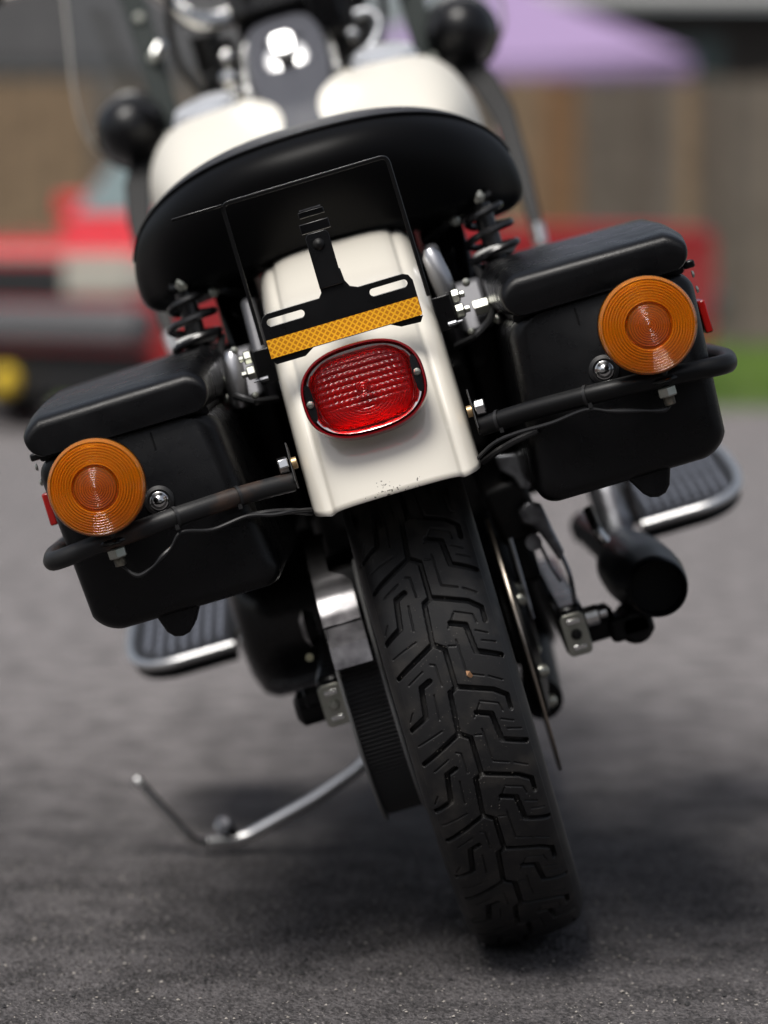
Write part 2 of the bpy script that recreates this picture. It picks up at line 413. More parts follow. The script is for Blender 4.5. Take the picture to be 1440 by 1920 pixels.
# brake disc
m = MB(); m.lathe([(.075, -.002), (.146, -.002), (.1466, 0), (.146, .002), (.075, .002), (.075, -.002)], (.080, 0, AZ), (1, 0, 0), 96)
disc = m.build('brake_disc', BRONZE, rear_wheel)
m = MB(); m.lathe([(.0, -.012), (.08, -.012), (.082, .004), (.05, .012), (0, .012)], (.082, 0, AZ), (1, 0, 0), 32); m.build('disc_carrier', DARK, rear_wheel)
for k in range(5):
    a = R(200 + 72 * k); m = MB(); p = Vector((.088, .07 * math.cos(a), AZ + .07 * math.sin(a)))
    m.lathe([(0, .011), (.006, .009), (.008, .004), (.008, 0)], p, (1, 0, 0), 12); m.build('disc_bolt', ZINC, rear_wheel)
# toothed pulley with flanges
m = MB(); n_t = 170; rings = []
for x in (-.1185, -.0765):
    rings.append([(x, -(.1365 + (.0016 if j % 4 in (1, 2) else -.0022)) * math.sin(2 * math.pi * j / (n_t * 4)), AZ + (.1365 + (.0016 if j % 4 in (1, 2) else -.0022)) * math.cos(2 * math.pi * j / (n_t * 4))) for j in range(n_t * 4)])
m.loft(rings, False, False); pul = m.build('drive_pulley', mat('pulley_steel', (.06, .06, .063), .45), rear_wheel, ang=20)
for x in (-.1205, -.0745):
    m = MB(); m.lathe([(.05, -.0012), (.1452, -.0018), (.146, 0), (.1452, .0018), (.05, .0012)], (x, 0, AZ), (1, 0, 0), 96); m.build('pulley_flange', mat('flange_steel', (.30, .30, .30), .4), rear_wheel)
# drive belt: two runs going forward
m = MB()
for z0, z1 in ((AZ + .14, .36), (AZ - .14, .27)):
    m.loft([[(-.117, 0, z0 - .002), (-.078, 0, z0 - .002), (-.078, 0, z0 + .002), (-.117, 0, z0 + .002)], [(-.117, .62, z1 - .002), (-.078, .62, z1 - .002), (-.078, .62, z1 + .002), (-.117, .62, z1 + .002)]])
m.build('drive_belt', RUBBER, bike)
# polished belt guard: strip bent around the back of the pulley
m = MB(); gp = spline([(.02, .497), (-.045, .486), (-.098, .452), (-.137, .412)], 16)
rings = []
for k, (y, z) in enumerate(gp):
    xr = -.101 + .022 * max(0, min(1, (k - 9) / 1.5)); dz = .0016 * math.sin(k * 1.9) * (k > 9)
    ny, nz = -.6, .8
    rings.append([(-.122, y + dz, z), (xr, y + dz, z), (xr, y + .0022 + dz, z - .0022), (-.122, y + .0022 + dz, z - .0022)])
m.loft(rings)
m.loft([[(-.1195, -.1395, .4105), (-.0785, -.1395, .4105), (-.0785, -.1365, .4105), (-.1195, -.1365, .4105)], [(-.1205, -.1615, .392), (-.0780, -.1615, .392), (-.0780, -.1585, .392), (-.1205, -.1585, .392)],
        [(-.1205, -.1715, .3685), (-.0780, -.1715, .3685), (-.0780, -.1685, .3685), (-.1205, -.1685, .3685)]])
m.build('belt_guard', POLISH, bike, bevel=.0007, ang=25)
# swing arm, axle adjusters
for s in (-1, 1):
    m = MB(); m.box((s * .138, .19, .322), (.030, .48, .055)); m.box((s * .138, -.035, .318), (.024, .05, .044))
    m.build('swing_arm', GLOSS, bike, bevel=.006)
    m = MB(); cx = s * .138
    m.prism(rrect(cx - .0135, cx + .0135, .2955, .3425, .006), lambda a, b, d: (a, d, b), -.066, -.0625)
    adj = m.build('axle_adjuster', ZINC, bike, bevel=.0008)
    for dz in (-.0145, .0145):
        q = MB(); q.prism(rrect(cx - .0075, cx + .0075, .319 + dz - .0028, .319 + dz + .0028, .0026), lambda a, b, d: (a, d, b), -.0685, -.0655); q.build('raised_slot', CHROME, adj, bevel=.0006)
    q = MB(); q.lathe([(.0062, 0), (.0062, .003), (.0045, .006), (0, .0068)], (cx, -.0655, .319), (0, -1, 0), 16); q.build('adjuster_bolt', DARK if s > 0 else ZINC, adj)
    q = MB(); q.lathe([(0, 0), (.0115, 0), (.0115, .014), (.009, .016), (.006, .016), (.006, .024), (0, .024)], (s * .1535, -.038, .330), (s, 0, 0), 6 if s < 0 else 12); q.build('axle_nut', DARK if s < 0 else CHROME, bike, ang=20)
    q = MB(); q.lathe([(0, 0), (.019, 0), (.02, .004), (.02, .028), (.012, .034), (0, .035)], (s * .151, .0, .315), (s, 0, 0), 24); q.build('axle_cap', DARK, bike)
# rear brake caliper and its bracket on the right
m = MB(); m.box((.108, .03, .475), (.05, .09, .075), Ry(-8) @ Rx(20)); m.box((.108, .06, .42), (.028, .06, .09)); cal = m.build('brake_caliper', DARK, bike, bevel=.008)
m = MB(); m.prism([(.114, .462), (.128, .470), (.142, .463), (.147, .430), (.152, .405), (.144, .396), (.136, .420), (.128, .440), (.116, .448)], lambda a, b, d: (a, d, b), -.025, -.008)
m.build('caliper_bracket', ALU, bike, bevel=.003)
m = MB(); m.cyl((.122, -.02, .425), (.122, -.032, .425), .009); m.build('caliper_pin', ALU, cal)
m = MB(); m.prism([(.106, .530), (.132, .525), (.140, .500), (.134, .482), (.124, .486), (.120, .500), (.108, .512)], lambda a, b, d: (a, d, b), -.03, -.01); m.build('brake_bracket', ALU, bike, bevel=.003)
m = MB(); m.tube(spline([(.146, -.02, .41), (.150, -.028, .385), (.149, -.03, .362), (.146, -.03, .345)], 12), .0026, 8); m.tube(spline([(.128, -.02, .42), (.133, -.03, .395), (.139, -.03, .375)], 10), .002, 8); m.build('brake_hose', ALU, bike)
m = MB(); m.cyl((.098, -.06, .44), (.098, -.075, .35), .0022); m.build('brake_rod', ALU, bike)

# ---- rear fender
FC = [(.36, .62), (.22, .735), (.10, .792), (0., .812), (-.10, .797), (-.20, .752), (-.28, .688), (-.335, .612), (-.362, .548)]
FS = [(0, 0), (.015, .0002), (.03, .0008), (.045, .0022), (.055, .0042), (.0615, .0066), (.0645, .0086), (.0660, .0112), (.0680, .0120), (.0700, .0121), (.0725, .0126), (.0750, .0138), (.0775, .0157), (.0800, .0186), (.0820, .0213), (.0838, .0246), (.0852, .0285), (.0863, .0330), (.0872, .040), (.0880, .060), (.0885, .090), (.0885, .125)]
def fender(name, FC, y_off=0., half=None, width=1.):
    cols = [(-x, d) for x, d in FS[:0:-1]] + FS; n = 90
    P = np.array(spline(FC, 400)); rings = []
    for k in range(n + 1):
        row = []
        for x, d in cols:
            ax = abs(x); te = 1 - (.034 * (1 - max(0., 1 - ((ax - .066) / .0226) ** 2) ** .5) if ax > .066 else .0012 * (ax / .066) ** 2)
            if d > .03: te = min(te, 1 - .020 - (d - .03) * .9)
            t = k / n * te * 400; i = min(int(t), 399); f = t - i
            p = P[i] * (1 - f) + P[i + 1] * f; tg = P[i + 1] - P[i]; tg /= np.linalg.norm(tg)
            nin = np.array([-tg[1], tg[0]]) * -1
            nin = np.array([tg[1], -tg[0]]); 
            if nin[1] > 0 and i < 200: nin = -nin
            c = np.array([0., .40]) - p
            if nin.dot(c) < 0: nin = -nin
            q = p + nin * d
            row.append((x * width, q[0] + y_off, q[1]))
        rings.append(row)
    m = MB(); m.loft(rings, False, False, closed=False); return m
rear_fender = fender('rear_fender', FC).build('rear_fender', CREAM, bike, solid=.002, ang=50)

# ---- tail light
TO = Vector((-.003, -.356, .655)); TN = Vector((0, -math.cos(R(9)), math.sin(R(9)))); TB = Vector((0, math.sin(R(9)), math.cos(R(9)))); TA = Vector((1, 0, 0))
tp = lambda a, b, n: TO + TA * a + TB * b + TN * n
def sring(a, b, e, n, k=96): return [tp(x, y, n) for x, y in sell(a, b, e, k)]
m = MB(); m.loft([sring(.058, .044, 2.5, -.085), sring(.0595, .0445, 2.5, -.04), sring(.0605, .0450, 2.5, -.016)], True, True)
tail = m.build('tail_light', CREAM, bike)
m = MB(); m.loft([sring(.0590, .0440, 2.5, -.018), sring(.0622, .0465, 2.5, -.016), sring(.0622, .0465, 2.5, .000), sring(.0612, .0455, 2.5, .0035), sring(.0595, .0438, 2.5, .0035), sring(.0586, .0429, 2.5, -.004)], False, False)
m.build('bezel', REDB, tail, ang=40)
m = MB(); m.loft([sring(.0588, .0431, 2.5, -.010), sring(.0585, .0428, 2.5, -.003), sring(.0565, .0410, 2.6, .0015), sring(.0530, .0386, 2.8, .0005), sring(.0498, .0364, 3.0, -.004), sring(.0492, .0358, 3.0, -.010)], False, False)
m.build('chrome_ring', CHROME, tail, ang=40)
# recessed screw pockets and screws at both ends
for s in (-1, 1):
    m = MB(); m.loft([[tp(s * (.0542 + .0040 * x), .019 * y, .0026) for x, y in sell(1, 1, 2.6, 24)], [tp(s * (.0542 + .0038 * x), .018 * y, .0004) for x, y in sell(1, 1, 2.6, 24)]]); m.build('screw_pocket', GLOSS, tail, ang=30)
    m = MB(); o = tp(s * .0548, s * .001, .0026); m.lathe([(.0036, 0), (.0036, .0012), (.0022, .0024), (0, .0026)], o, TN, 16); m.box(o + TN * .0026, (.0045, .0012, .0008)); m.build('screw', ZINC, tail)
# lens: domed, moulded with rows of prisms above and rings below
nu, nv = 240, 180; rings = []
for i in range(nv + 1):
    row = []
    for j in range(nu + 1):
        u, v = j / nu * 2 - 1, i / nv * 2 - 1
        # square to superellipse
        k = (abs(u) ** 3.4 + abs(v) ** 3.4) ** (1 / 3.4); mx = max(abs(u), abs(v)); f = mx / k if k > 1e-9 else 1
        x, y = u * f * .0490, v * f * .0355
        r = min(1, mx); h = .0125 * (1 - r ** 6) ** .5 + .003 * (1 - (x / .0491) ** 2)
        fade = max(0, min(1, (1 - r) * 9))
        cell = (1 - (2 * ((y / .0066 + 40) % 1) - 1) ** 2) * (.25 + .75 * abs(math.sin(math.pi * x / .0056)) ** .6)
        rr = math.hypot(x, y * 1.05); ring = abs(math.sin(math.pi * rr / .0030))
        w = 1 / (1 + math.exp(-(y + .020 - .25 * abs(x)) * 500))
        if rr < .007: w = 0
        h += fade * (w * .0016 * cell + (1 - w) * .0007 * ring)
        row.append(tp(x, y, -.0035 + h))
    rings.append(row)
m = MB(); m.loft(rings, False, False, closed=False); lens = m.build('lens', REDL, tail, ang=60, solid=.0018)
m = MB(); m.loft([sring(.0486, .0352, 3.0, -.006), sring(.045, .031, 2.6, -.010), sring(.025, .02, 2.2, -.014), sring(.008, .008, 2, -.015)], False, True, True); m.build('reflector', mat('tail_reflector', (.42, .40, .40), .4, .3), tail)
m = MB(); m.lathe([(.008, 0), (.0085, .004), (.009, .010), (.006, .016), (0, .018)], tp(0, 0, -.018), TN, 20); m.build('bulb', BULB, tail)

# ---- licence plate bracket (no plate fitted)
bcx = -.0055
BP = lambda a, b, d: (bcx + a, -.302 + d + (b - .73) * .12, b)
m = MB()
# plate with two slots, built as strips around the slots, all one sheet
out = []
def strip(a0, a1, b0, b1): m.prism([(a0, b0), (a1, b0), (a1, b1), (a0, b1)], BP, -.001, .001)
z0, z1, zs0, zs1 = .7065, .7520, .7385, .7460
HW = .0790
def frame_poly():
    pass
bm = bmesh.new()
outer = [(-HW, z0 + .003), (-HW + .003, z0), (HW - .003, z0), (HW, z0 + .003), (HW, z1 - .009), (HW - .003, z1 - .0028), (HW - .009, z1), (.024, z1), (.017, z1 + .003), (.0135, z1 + .010), (.0125, .775), (-.0115, .775), (-.0125, z1 + .004), (-.016, z1), (-HW + .009, z1), (-HW + .003, z1 - .0028), (-HW, z1 - .009)]
def slot(c): return [(c + x, z) for x, z in rrect(-.0195, .0195, zs0, zs1, .0036, 5)]
loops = [outer, slot(-.0535), slot(.0535)]
edges = []
for lp in loops:
    vs = [bm.verts.new(BP(a, b, 0)) for a, b in lp]
    edges += [bm.edges.new((vs[i], vs[(i + 1) % len(vs)])) for i in range(len(vs))]
bmesh.ops.triangle_fill(bm, use_beauty=True, edges=edges)
for f in bm.faces: f.smooth = False
me = bpy.data.meshes.new('plate_bracket'); bm.to_mesh(me); bm.free(); me.materials.append(GLOSS)
brk = bpy.data.objects.new('plate_bracket', me); C.objects.link(brk); brk.parent = bike
k = brk.modifiers.new('s', 'SOLIDIFY'); k.thickness = .0022; k.offset = 0
k = brk.modifiers.new('b', 'BEVEL'); k.width = .0006; k.segments = 2; k.limit_method = 'ANGLE'
m = MB(); m.prism([(-.0125, .760), (.0115, .760), (.0115, .812), (.009, .816), (-.0095, .816), (-.0125, .812)], BP, -.0048, -.0016); post = m.build('bracket_post', GLOSS, brk, bevel=.0006)
m = MB(); o = Vector(BP(-.001, .8035, -.0048)); m.lathe([(.0062, 0), (.0058, .0015), (.004, .0032), (0, .004)], o, (0, -1, .1), 20); m.build('carriage_bolt', DARK, brk)
m = MB(); m.box(BP(0, .822, .012), (.030, .018, .010)); m.box(BP(0, .836, .018), (.026, .024, .006)); m.build('bracket_clamp', GLOSS, brk, bevel=.0008)
m = MB(); m.box(BP(0, .8405, .004), (.022, .0012, .0014)); m.build('clamp_edge', ALU, brk)
m = MB(); m.prism([(-HW + .0005, z0 + .0008), (HW - .0005, z0 + .0008), (HW - .0005, z0 + .0195), (-HW + .0005, z0 + .0195)], BP, -.0022, -.0013); m.build('reflector_strip', TAPE, brk)
m = MB(); m.prism([(-HW + .004, z0 - .006), (-.045, z0 - .006), (-.035, z0), (-HW, z0)], BP, .001, .004); m.build('bracket_lip', GLOSS, brk)
m = MB(); m.prism([(HW - .004, z0 - .006), (.055, z0 - .005), (.045, z0), (HW, z0)], BP, .001, .004); m.build('bracket_lip', GLOSS, brk)
# ---- square hoop behind the seat
m = MB(); hp = fillet([(-.092, -.235, .722), (-.0905, -.25, .870), (.0835, -.25, .870), (.085, -.235, .722)], .008)
m.tube(hp, .0028, 4); hoop = m.build('rack_hoop', SATIN, bike, ang=30, bevel=.0005)
m = MB(); m.box((-.117, -.248, .8690), (.054, .012, .0030)); m.build('hoop_tab', GLOSS, hoop, bevel=.0008)
for s in (-1, 1):
    sx = s - 0
    m = MB(); m.box((s * .096, -.215, .700), (.020, .003, .036)); m.box((s * .1065, -.205, .703), (.0025, .024, .034)); hb = m.build('hoop_bracket', GLOSS, bike, bevel=.0012)
    for (dx, y, z, r, L_, mm) in ((.108, -.214, .7135, .0075, .010, ZINC), (.108, -.218, .6975, .0078, .011, ZINC), (.129, -.10, .692, .009, .022, ZINC), (.096, -.235, .688, .0026, .012, ALU)):
        q = MB(); q.lathe([(0, 0), (r, 0), (r, L_ * .7), (r * .8, L_ * .8), (r * .5, L_ * .8), (r * .5, L_ * 1.3), (0, L_ * 1.3)], (s * dx, y, z), (s, 0, 0), 6, phase=.4); q.build('hoop_nut', mm, hb, bevel=.0005, ang=20)
    # cast strut that carries the fender
    m = MB(); m.prism([(-.12, .690), (-.05, .772), (.06, .772), (.12, .72), (.12, .66), (-.10, .66)], lambda a, b, d: (s * d, a, b), .096, .112)
    m.prism([(-.10, .668), (-.06, .724), (.10, .72), (.10, .66)], lambda a, b, d: (s * d, a, b), .112, .146)
    m.build('fender_strut', mat('dark_casting', (.10, .10, .108), .5, .6, bump=(200, .3, .001)), bike, bevel=.006, seg=3)
    m = MB(); m.tube(fillet([(s * .10, .02, .775), (s * .14, .0, .793), (s * .185, .0, .806)], .02), .007, 10); m.build('shock_mount', GLOSS, bike)

for s, xx, zz in ((1, .107, .737), (-1, .139, .692)):
    m = MB(); m.lathe([(0, 0), (.008, .002), (.011, .008), (.0115, .030), (.010, .054), (.005, .062), (0, .063)], (s * xx, -.13, zz - .031), (-.12 * s, 0, 1), 20); m.build('strut_cover', mat('dull_chrome', (.55, .55, .57), .38, 1.), bike)
    m = MB(); m.tube(spline([(s * .10, -.12, .66), (s * .125, -.16, .668), (s * .150, -.10, .69), (s * .145, .0, .74)], 20), .004, 8); m.build('wiring_harness', WIRE, bike)
    for x, y, z, r in ((.128, -.13, .722, .0045), (.150, -.12, .675, .0055), (.118, -.17, .672, .004)):
        m = MB(); m.lathe([(r, 0), (r, .004), (r * .6, .006), (0, .0065)], (s * x, y, z), (0, -1, .1), 10); m.build('hardware_bolt', ZINC, bike)
# ---- shocks
for s in (-1, 1):
    top = Vector((s * .170, .005, .806)); bot = Vector((s * .176, -.03, .52)); d = bot - top
    m = MB(); m.cyl(top, bot, .011, n=16); sh = m.build('shock_absorber', SPRING, bike)
    ax = d.normalized(); a = Vector((1, 0, 0)); a = (a - ax * a.dot(ax)).normalized(); b = ax.cross(a); path = []
    for k in range(8 * 20 + 1):
        t = k / (8 * 20); th = k / 20 * 2 * math.pi; path.append(top + d * (.05 + t * .62) + (a * math.cos(th) + b * math.sin(th)) * (.026 if t > .12 else .020))
    m = MB(); m.tube(path, .0044, 8); m.build('spring', SPRING, sh)
    m = MB(); m.lathe([(0, 0), (.024, 0), (.026, .004), (.020, .010), (0, .010)], top + d * .205, ax, 24); m.build('spring_collar', WHITE, sh)
    m = MB(); m.lathe([(0, -.012), (.006, -.012), (.006, .0), (.0075, 0), (.0075, .008), (0, .010)], top + Vector((0, -.01, 0)), (0, -1, 0), 6); m.build('shock_bolt', ZINC, sh, ang=20)
    m = MB(); m.lathe([(0, 0), (.006, 0), (.006, .006), (.003, .009), (0, .009)], top + Vector((-s * .032, -.014, -.018)), (0, -1, 0), 12); m.build('mount_bolt', ZINC, sh)

# ---- saddlebags
def bag(s):
    def rings(secs): return [[(s * x, y, z) for x, z in rrect(x0, x1, z0_, z1_, min(r, (z1_ - z0_) * .46), 8)] for y, x0, x1, z0_, z1_, r in secs]
    y0 = -.335
    m = MB(); B = []
    for y, i in ((y0, .016), (y0 + .002, .010), (y0 + .006, .005), (y0 + .014, .0012), (y0 + .03, 0), (-.18, -.001), (0, -.004), (.2, 0), (.30, .01), (.325, .03)):
        B.append((y, .150 + i, .338 - i + .010 * max(0, min(1, (y - y0) / .15)), .490 + i * .8, .6765, .020))
    rg = rings(B)
    # inner wall leans out towards the lid; lower outer corner is well rounded
    out = []
    for r in rg:
        q = []
        for x, y, z in r:
            f = (z - .49) / .185; ax_ = s * x
            if ax_ < .2: ax_ -= .018 * (1 - max(0, min(1, f)))
            if ax_ > .29 and z < .56: ax_ -= .018 * ((.56 - z) / .07) ** 2
            q.append((s * ax_, y, z))
        out.append(q)
    m.loft(out); body = m.build('saddlebag', BAG, bike, ang=40)
    m = MB(); L_ = []
    for y, i, zt in ((y0 - .0080, .0055, .7120), (y0 - .0074, .0035, .7160), (y0 - .0052, .0016, .7197), (y0 - .001, .0005, .7222), (y0 + .005, 0, .7240), (y0 + .012, 0, .7252), (y0 + .05, -.001, .7285), (y0 + .11, -.002, .7325), (-.12, -.004, .738), (.02, -.005, .742), (.18, -.004, .740), (.28, .004, .730), (.32, .016, .71)):
        L_.append((y, .1505 + i, .3415 - i + .010 * max(0, min(1, (y - y0) / .15)), .6780 + i * .25, zt, .020))
    rg = rings(L_); out = []
    for r in rg:
        zm = max(p[2] for p in r); q = []
        for x, y, z in r:
            ax_ = abs(x); h = (z - .68) / (zm - .68)
            if h > .4:
                e = abs((ax_ - .252) / .096); z -= (.016 if ax_ > .252 else .007) * e ** 3 * (h - .4) / .6
            q.append((x, y, z))
        out.append(q)
    m.loft(out); m.build('lid', BAG, body, ang=40)
    m = MB(); m.loft([[(s * x, y, z) for x, z in rrect(.158, .333, .674, .682, .003)] for y in (y0 + .012, .29)]); m.build('lid_gasket', DARK, body)
    # drain lobe under the rear edge
    m = MB(); lo = [(.218, .500), (.226, .488), (.234, .474), (.240, .4685), (.248, .4665), (.256, .4685), (.262, .475), (.266, .487), (.270, .500)]
    m.prism(lo, lambda a, b, d: (s * a, d, b), y0 + .012, y0 + .06); m.build('lower_lobe', BAG, body, bevel=.004, seg=3)
    m = MB(); m.prism(rrect(.2175, .2195, .655, .6725, .0008, 2), lambda a, b, d: (s * a, d, b), y0 - .0012, y0 + .004); m.build('moulding_seam', DARK, body)
    # rubber grommet with acorn bolt
    m = MB(); m.lathe([(.0150, 0), (.0150, .004), (.0115, .006), (.0105, .004), (0, .004)], (s * .2295, y0 + .001, .605), (0, -1, 0), 28); gm = m.build('bolt_grommet', RUBBER, body)
    m = MB(); m.lathe([(.0092, .003), (.0092, .006), (.0078, .0072), (.0062, .0105), (.003, .0128), (0, .0132)], (s * .2295, y0 + .001, .605), (0, -1, 0), 24); m.build('bag_bolt', CHROME, body)
    m = MB(); m.box((s * .350, -.215, .622), (.008, .05, .034)); m.build('side_reflector', REDR, body, bevel=.0015)
    m = MB(); m.box((s * .349, -.22, .6775), (.012, .026, .008)); m.build('lid_catch', GLOSS, body, bevel=.002)
    m = MB(); m.box((s * .352, -.10, .682), (.006, .03, .03)); m.build('latch', GLOSS, body, bevel=.002)
    for z in (.668, .652):
        m = MB(); m.lathe([(.004, 0), (.003, .002), (0, .0026)], (s * .3465, -.26, z), (s, 0, 0), 12); m.build('rivet', ZINC, body)
for s in (-1, 1): bag(s)

# ---- guard rails carrying the turn signals
for s in (-1, 1):
    m = MB(); pth = fillet([(s * .098, -.322, .5845), (s * .150, -.343, .5875), (s * .222, -.372, .5870), (s * .295, -.375, .5830), (s * .346, -.360, .5775), (s * .3585, -.25, .576), (s * .362, .02, .572), (s * .33, .20, .56)], .030, 8)
    m.tube(pth, .0098, 16); rail = m.build('guard_rail', RUSTY if s < 0 else SATIN, bike)
    m = MB(); m.box((s * .0945, -.318, .600), (.0022, .020, .044), Rx(-25)); m.build('rail_flange', GLOSS, rail, bevel=.0008)
    m = MB(); m.lathe([(0, 0), (.0085, 0), (.0085, .009), (.0072, .0105), (0, .0105)], (s * .0975, -.322, .603), (s, -.12, 0), 6, phase=.3); m.build('rail_bolt', CHROME, rail, bevel=.0008, ang=20)
    m = MB(); m.lathe([(0, 0), (.006, 0), (.006, .005), (0, .005)], (s * .0885, -.321, .602), (s, 0, 0), 16); m.build('brass_spacer', mat('brass_spacer', (.55, .38, .2), .4, .8), rail)
    for x, y, z in ((.116, -.3295, .5858), (.205, -.3650, .5871)) if s > 0 else ((.216, -.3695, .5868), (.153, -.3445, .5873)):
        q = MB(); dv = Vector((s * .07, -.028, 0)).normalized(); p = Vector((s * x, y, z))
        q.lathe([(.0102, -.0016), (.0109, -.0016), (.0109, .0016), (.0102, .0016)], p, dv, 20); q.box(p + Vector((0, -.006, -.0095)), (.004, .004, .005)); q.build('cable_tie', WIRE, rail)
    if s > 0: wp = [(.080, -.325, .552), (.105, -.338, .566), (.130, -.346, .570), (.165, -.356, .5705), (.200, -.368, .5745), (.222, -.372, .567), (.25, -.374, .559), (.272, -.372, .553), (.281, -.368, .556)]
    else: wp = [(-.088, -.325, .553), (-.105, -.338, .5575), (-.125, -.345, .560), (-.150, -.350, .5665), (-.185, -.360, .564), (-.214, -.370, .571), (-.228, -.372, .560), (-.240, -.374, .553), (-.252, -.374, .546), (-.268, -.372, .5425), (-.281, -.366, .556)]
    m = MB(); m.tube(spline(wp, 60), [.0020 + .0006 * math.sin(k * .5) * (k > 30) for k in range(61)], 8); m.build('signal_wire', WIRE, bike)
    m = MB(); m.tube(spline([(s * .09, -.30, .548), (s * .105, -.325, .556), (s * .125, -.335, .562), (s * .15, -.34, .566)], 20), .0034, 8); m.build('wire_loom', WIRE, bike)

# ---- turn signals
def lens_profile():
    p = []
    def base(r): return .013 + .010 * (1 - (r / .047) ** 2)          # shallow dome
    rr = .0462
    p += [(.0478, .000), (.0480, .004), (.0478, .0095), (.0470, .0118)]
    N = 9
    for k in range(N):
        r1 = .0462 - k * .00262
        for f, a in ((0, 0), (.25, .7), (.5, 1), (.75, .7)):
            r = r1 - f * .00262; p.append((r, base(r) - .0010 + .0021 * a))
    p += [(.0222, base(.0222) - .0022), (.0212, base(.0212) - .0022)]
    for k in range(9):
        r1 = .0205 - k * .0022
        for f, a in ((0, 0), (.3, .8), (.55, 1), (.8, .6)):
            r = max(r1 - f * .0022, 0); p.append((r, base(r) - .001 + .0008 * a + .003 * (1 - r / .0205)))
    p.append((0, base(0) + .0025))
    return p
def signal(s):
    o = Vector((s * .2785, -.3865, .638)); ax = (0, -1, 0)
    m = MB(); m.lathe([(0, -.046), (.016, -.045), (.028, -.038), (.040, -.020), (.0478, -.004), (.0486, .0), (.0486, .003), (.0470, .003), (.0462, -.002)], o, ax, 64); h = m.build('turn_signal', GLOSS, bike)
    m = MB(); pr = lens_profile(); k = next(i for i, p in enumerate(pr) if p[0] < .0224)
    m.lathe(pr[:k] + [(.0224, .0120), (.0235, .0120), (.034, .0125), (.0445, .0090), (.0456, .000), (.0478, 0.)], o, ax, 128); m.build('lens', AMBER, h, ang=50)
    m = MB(); m.lathe(pr[k:] + [(0, .0195), (.012, .0185), (.0200, .0150), (.0206, .0125), (.0222, .0125), pr[k]], o, ax, 96); m.build('lens_centre', AMBER2, h, ang=50)
    m = MB(); m.lathe([(.0460, -.001), (.040, -.008), (.028, -.016), (.016, -.021), (.012, -.022), (.012, -.026)], o, ax, 48, False, True); m.build('reflector', SILVER, h)
    m = MB(); m.lathe([(.0135, -.022), (.0135, -.016), (.0105, -.014), (.0105, -.008)], o, ax, 32, False, True); m.build('bulb_socket', DARK, h)
    m = MB(); m.lathe([(.006, -.010), (.0085, -.002), (.0085, .003), (.005, .008), (0, .009)], o, ax, 24); m.build('bulb', BULB, h)
    c = Vector((s * .2805, -.372, 0))
    P = lambda z: Vector((c.x, c.y, z))
    m = MB(); m.cyl(P(.597), P(.5845), .0125, n=6); m.build('mount_hex', GLOSS, h, bevel=.001, ang=20)
    m = MB(); m.lathe([(0, 0), (.0150, 0), (.0168, .002), (.0168, .0038), (.012, .006), (0, .006)], P(.5845), (0, 0, -1), 28); m.build('mount_washer', GLOSS, h)
    m = MB(); m.lathe([(0, 0), (.0086, 0), (.0098, .0012), (.0098, .0088), (.0086, .0100), (0, .0100)], P(.5785 - .004), (0, 0, -1), 6, phase=.25); m.build('mount_nut', ZINC, h, ang=20)
    m = MB(); pr = []
    for k in range(14): pr += [(.0054 + .0005 * (k % 2), .0006 * k)]
    m.lathe([(0, 0)] + pr + [(.0045, .0086), (0, .0086)], P(.5645), (0, 0, -1), 16); m.build('mount_stud', mat('dull_stud', (.25, .23, .19), .4, .8), h)
for s in (-1, 1): signal(s)

# ---- seat
def seat_pt(y, a):
    """y: fore-aft station, a: angle round the section, 0 = right, 90 = top"""
    if y < .08: f = max(0., 1 - ((.08 - y) / .225) ** 2.4) ** .5
    else: f = max(0., 1 - ((y - .08) / .34) ** 2.6) ** .5
    w = .222 * f + .004
    top = .80 + .138 * (max(0., 1 - ((.10 - y) / .246) ** 3.4) ** .27 if y < .10 else max(0., 1 - ((y - .10) / .5) ** 2) ** .5)
    mid = .812
    c, s_ = math.cos(a), math.sin(a)
    x = w * math.copysign(abs(c) ** .82, c)
    if s_ >= 0: z = mid + (top - mid) * abs(s_) ** (.92)
    else: z = mid - (.050 * (abs(x) / .222) ** 1.3 + .006) * abs(s_) ** .7 * (.4 + .6 * f)
    if y < .10: y += max(0., .915 - z) * .62 * min(1., (.10 - y) / .12)     # the rear wall tucks in under the rim
    return Vector((x, y, z))
m = MB(); ys = [-.1445, -.1435, -.141, -.136, -.128, -.115, -.098, -.075, -.05, -.02, .01, .04, .07, .10, .14, .19, .24, .29, .34, .38, .405, .417]
m.loft([[seat_pt(y, 2 * math.pi * k / 72) for k in range(72)] for y in ys]); seat = m.build('seat', VINYL, bike, ang=60, sub=1)
pipe_y = lambda a: -.078 + .16 * abs(math.cos(a)) ** 2.5
m = MB(); rings = []
for f in (0, .04, .08, .13, .2, .3, .45, .7, 1):
    rings.append([seat_pt(pipe_y(R(16 + 148 * k / 60)) * (1 - f) + .34 * f, R(16 + 148 * k / 60)) + Vector((0, 0, .0016)) for k in range(61)])
m.loft(rings, False, False, closed=False); m.build('seat_insert', SEATTOP, seat, ang=60)
m = MB(); m.tube([seat_pt(pipe_y(R(14 + 152 * k / 80)) - .001, R(14 + 152 * k / 80)) + Vector((0, -.0003, .0006)) for k in range(81)], .0019, 8); m.build('piping', VINYL, seat)

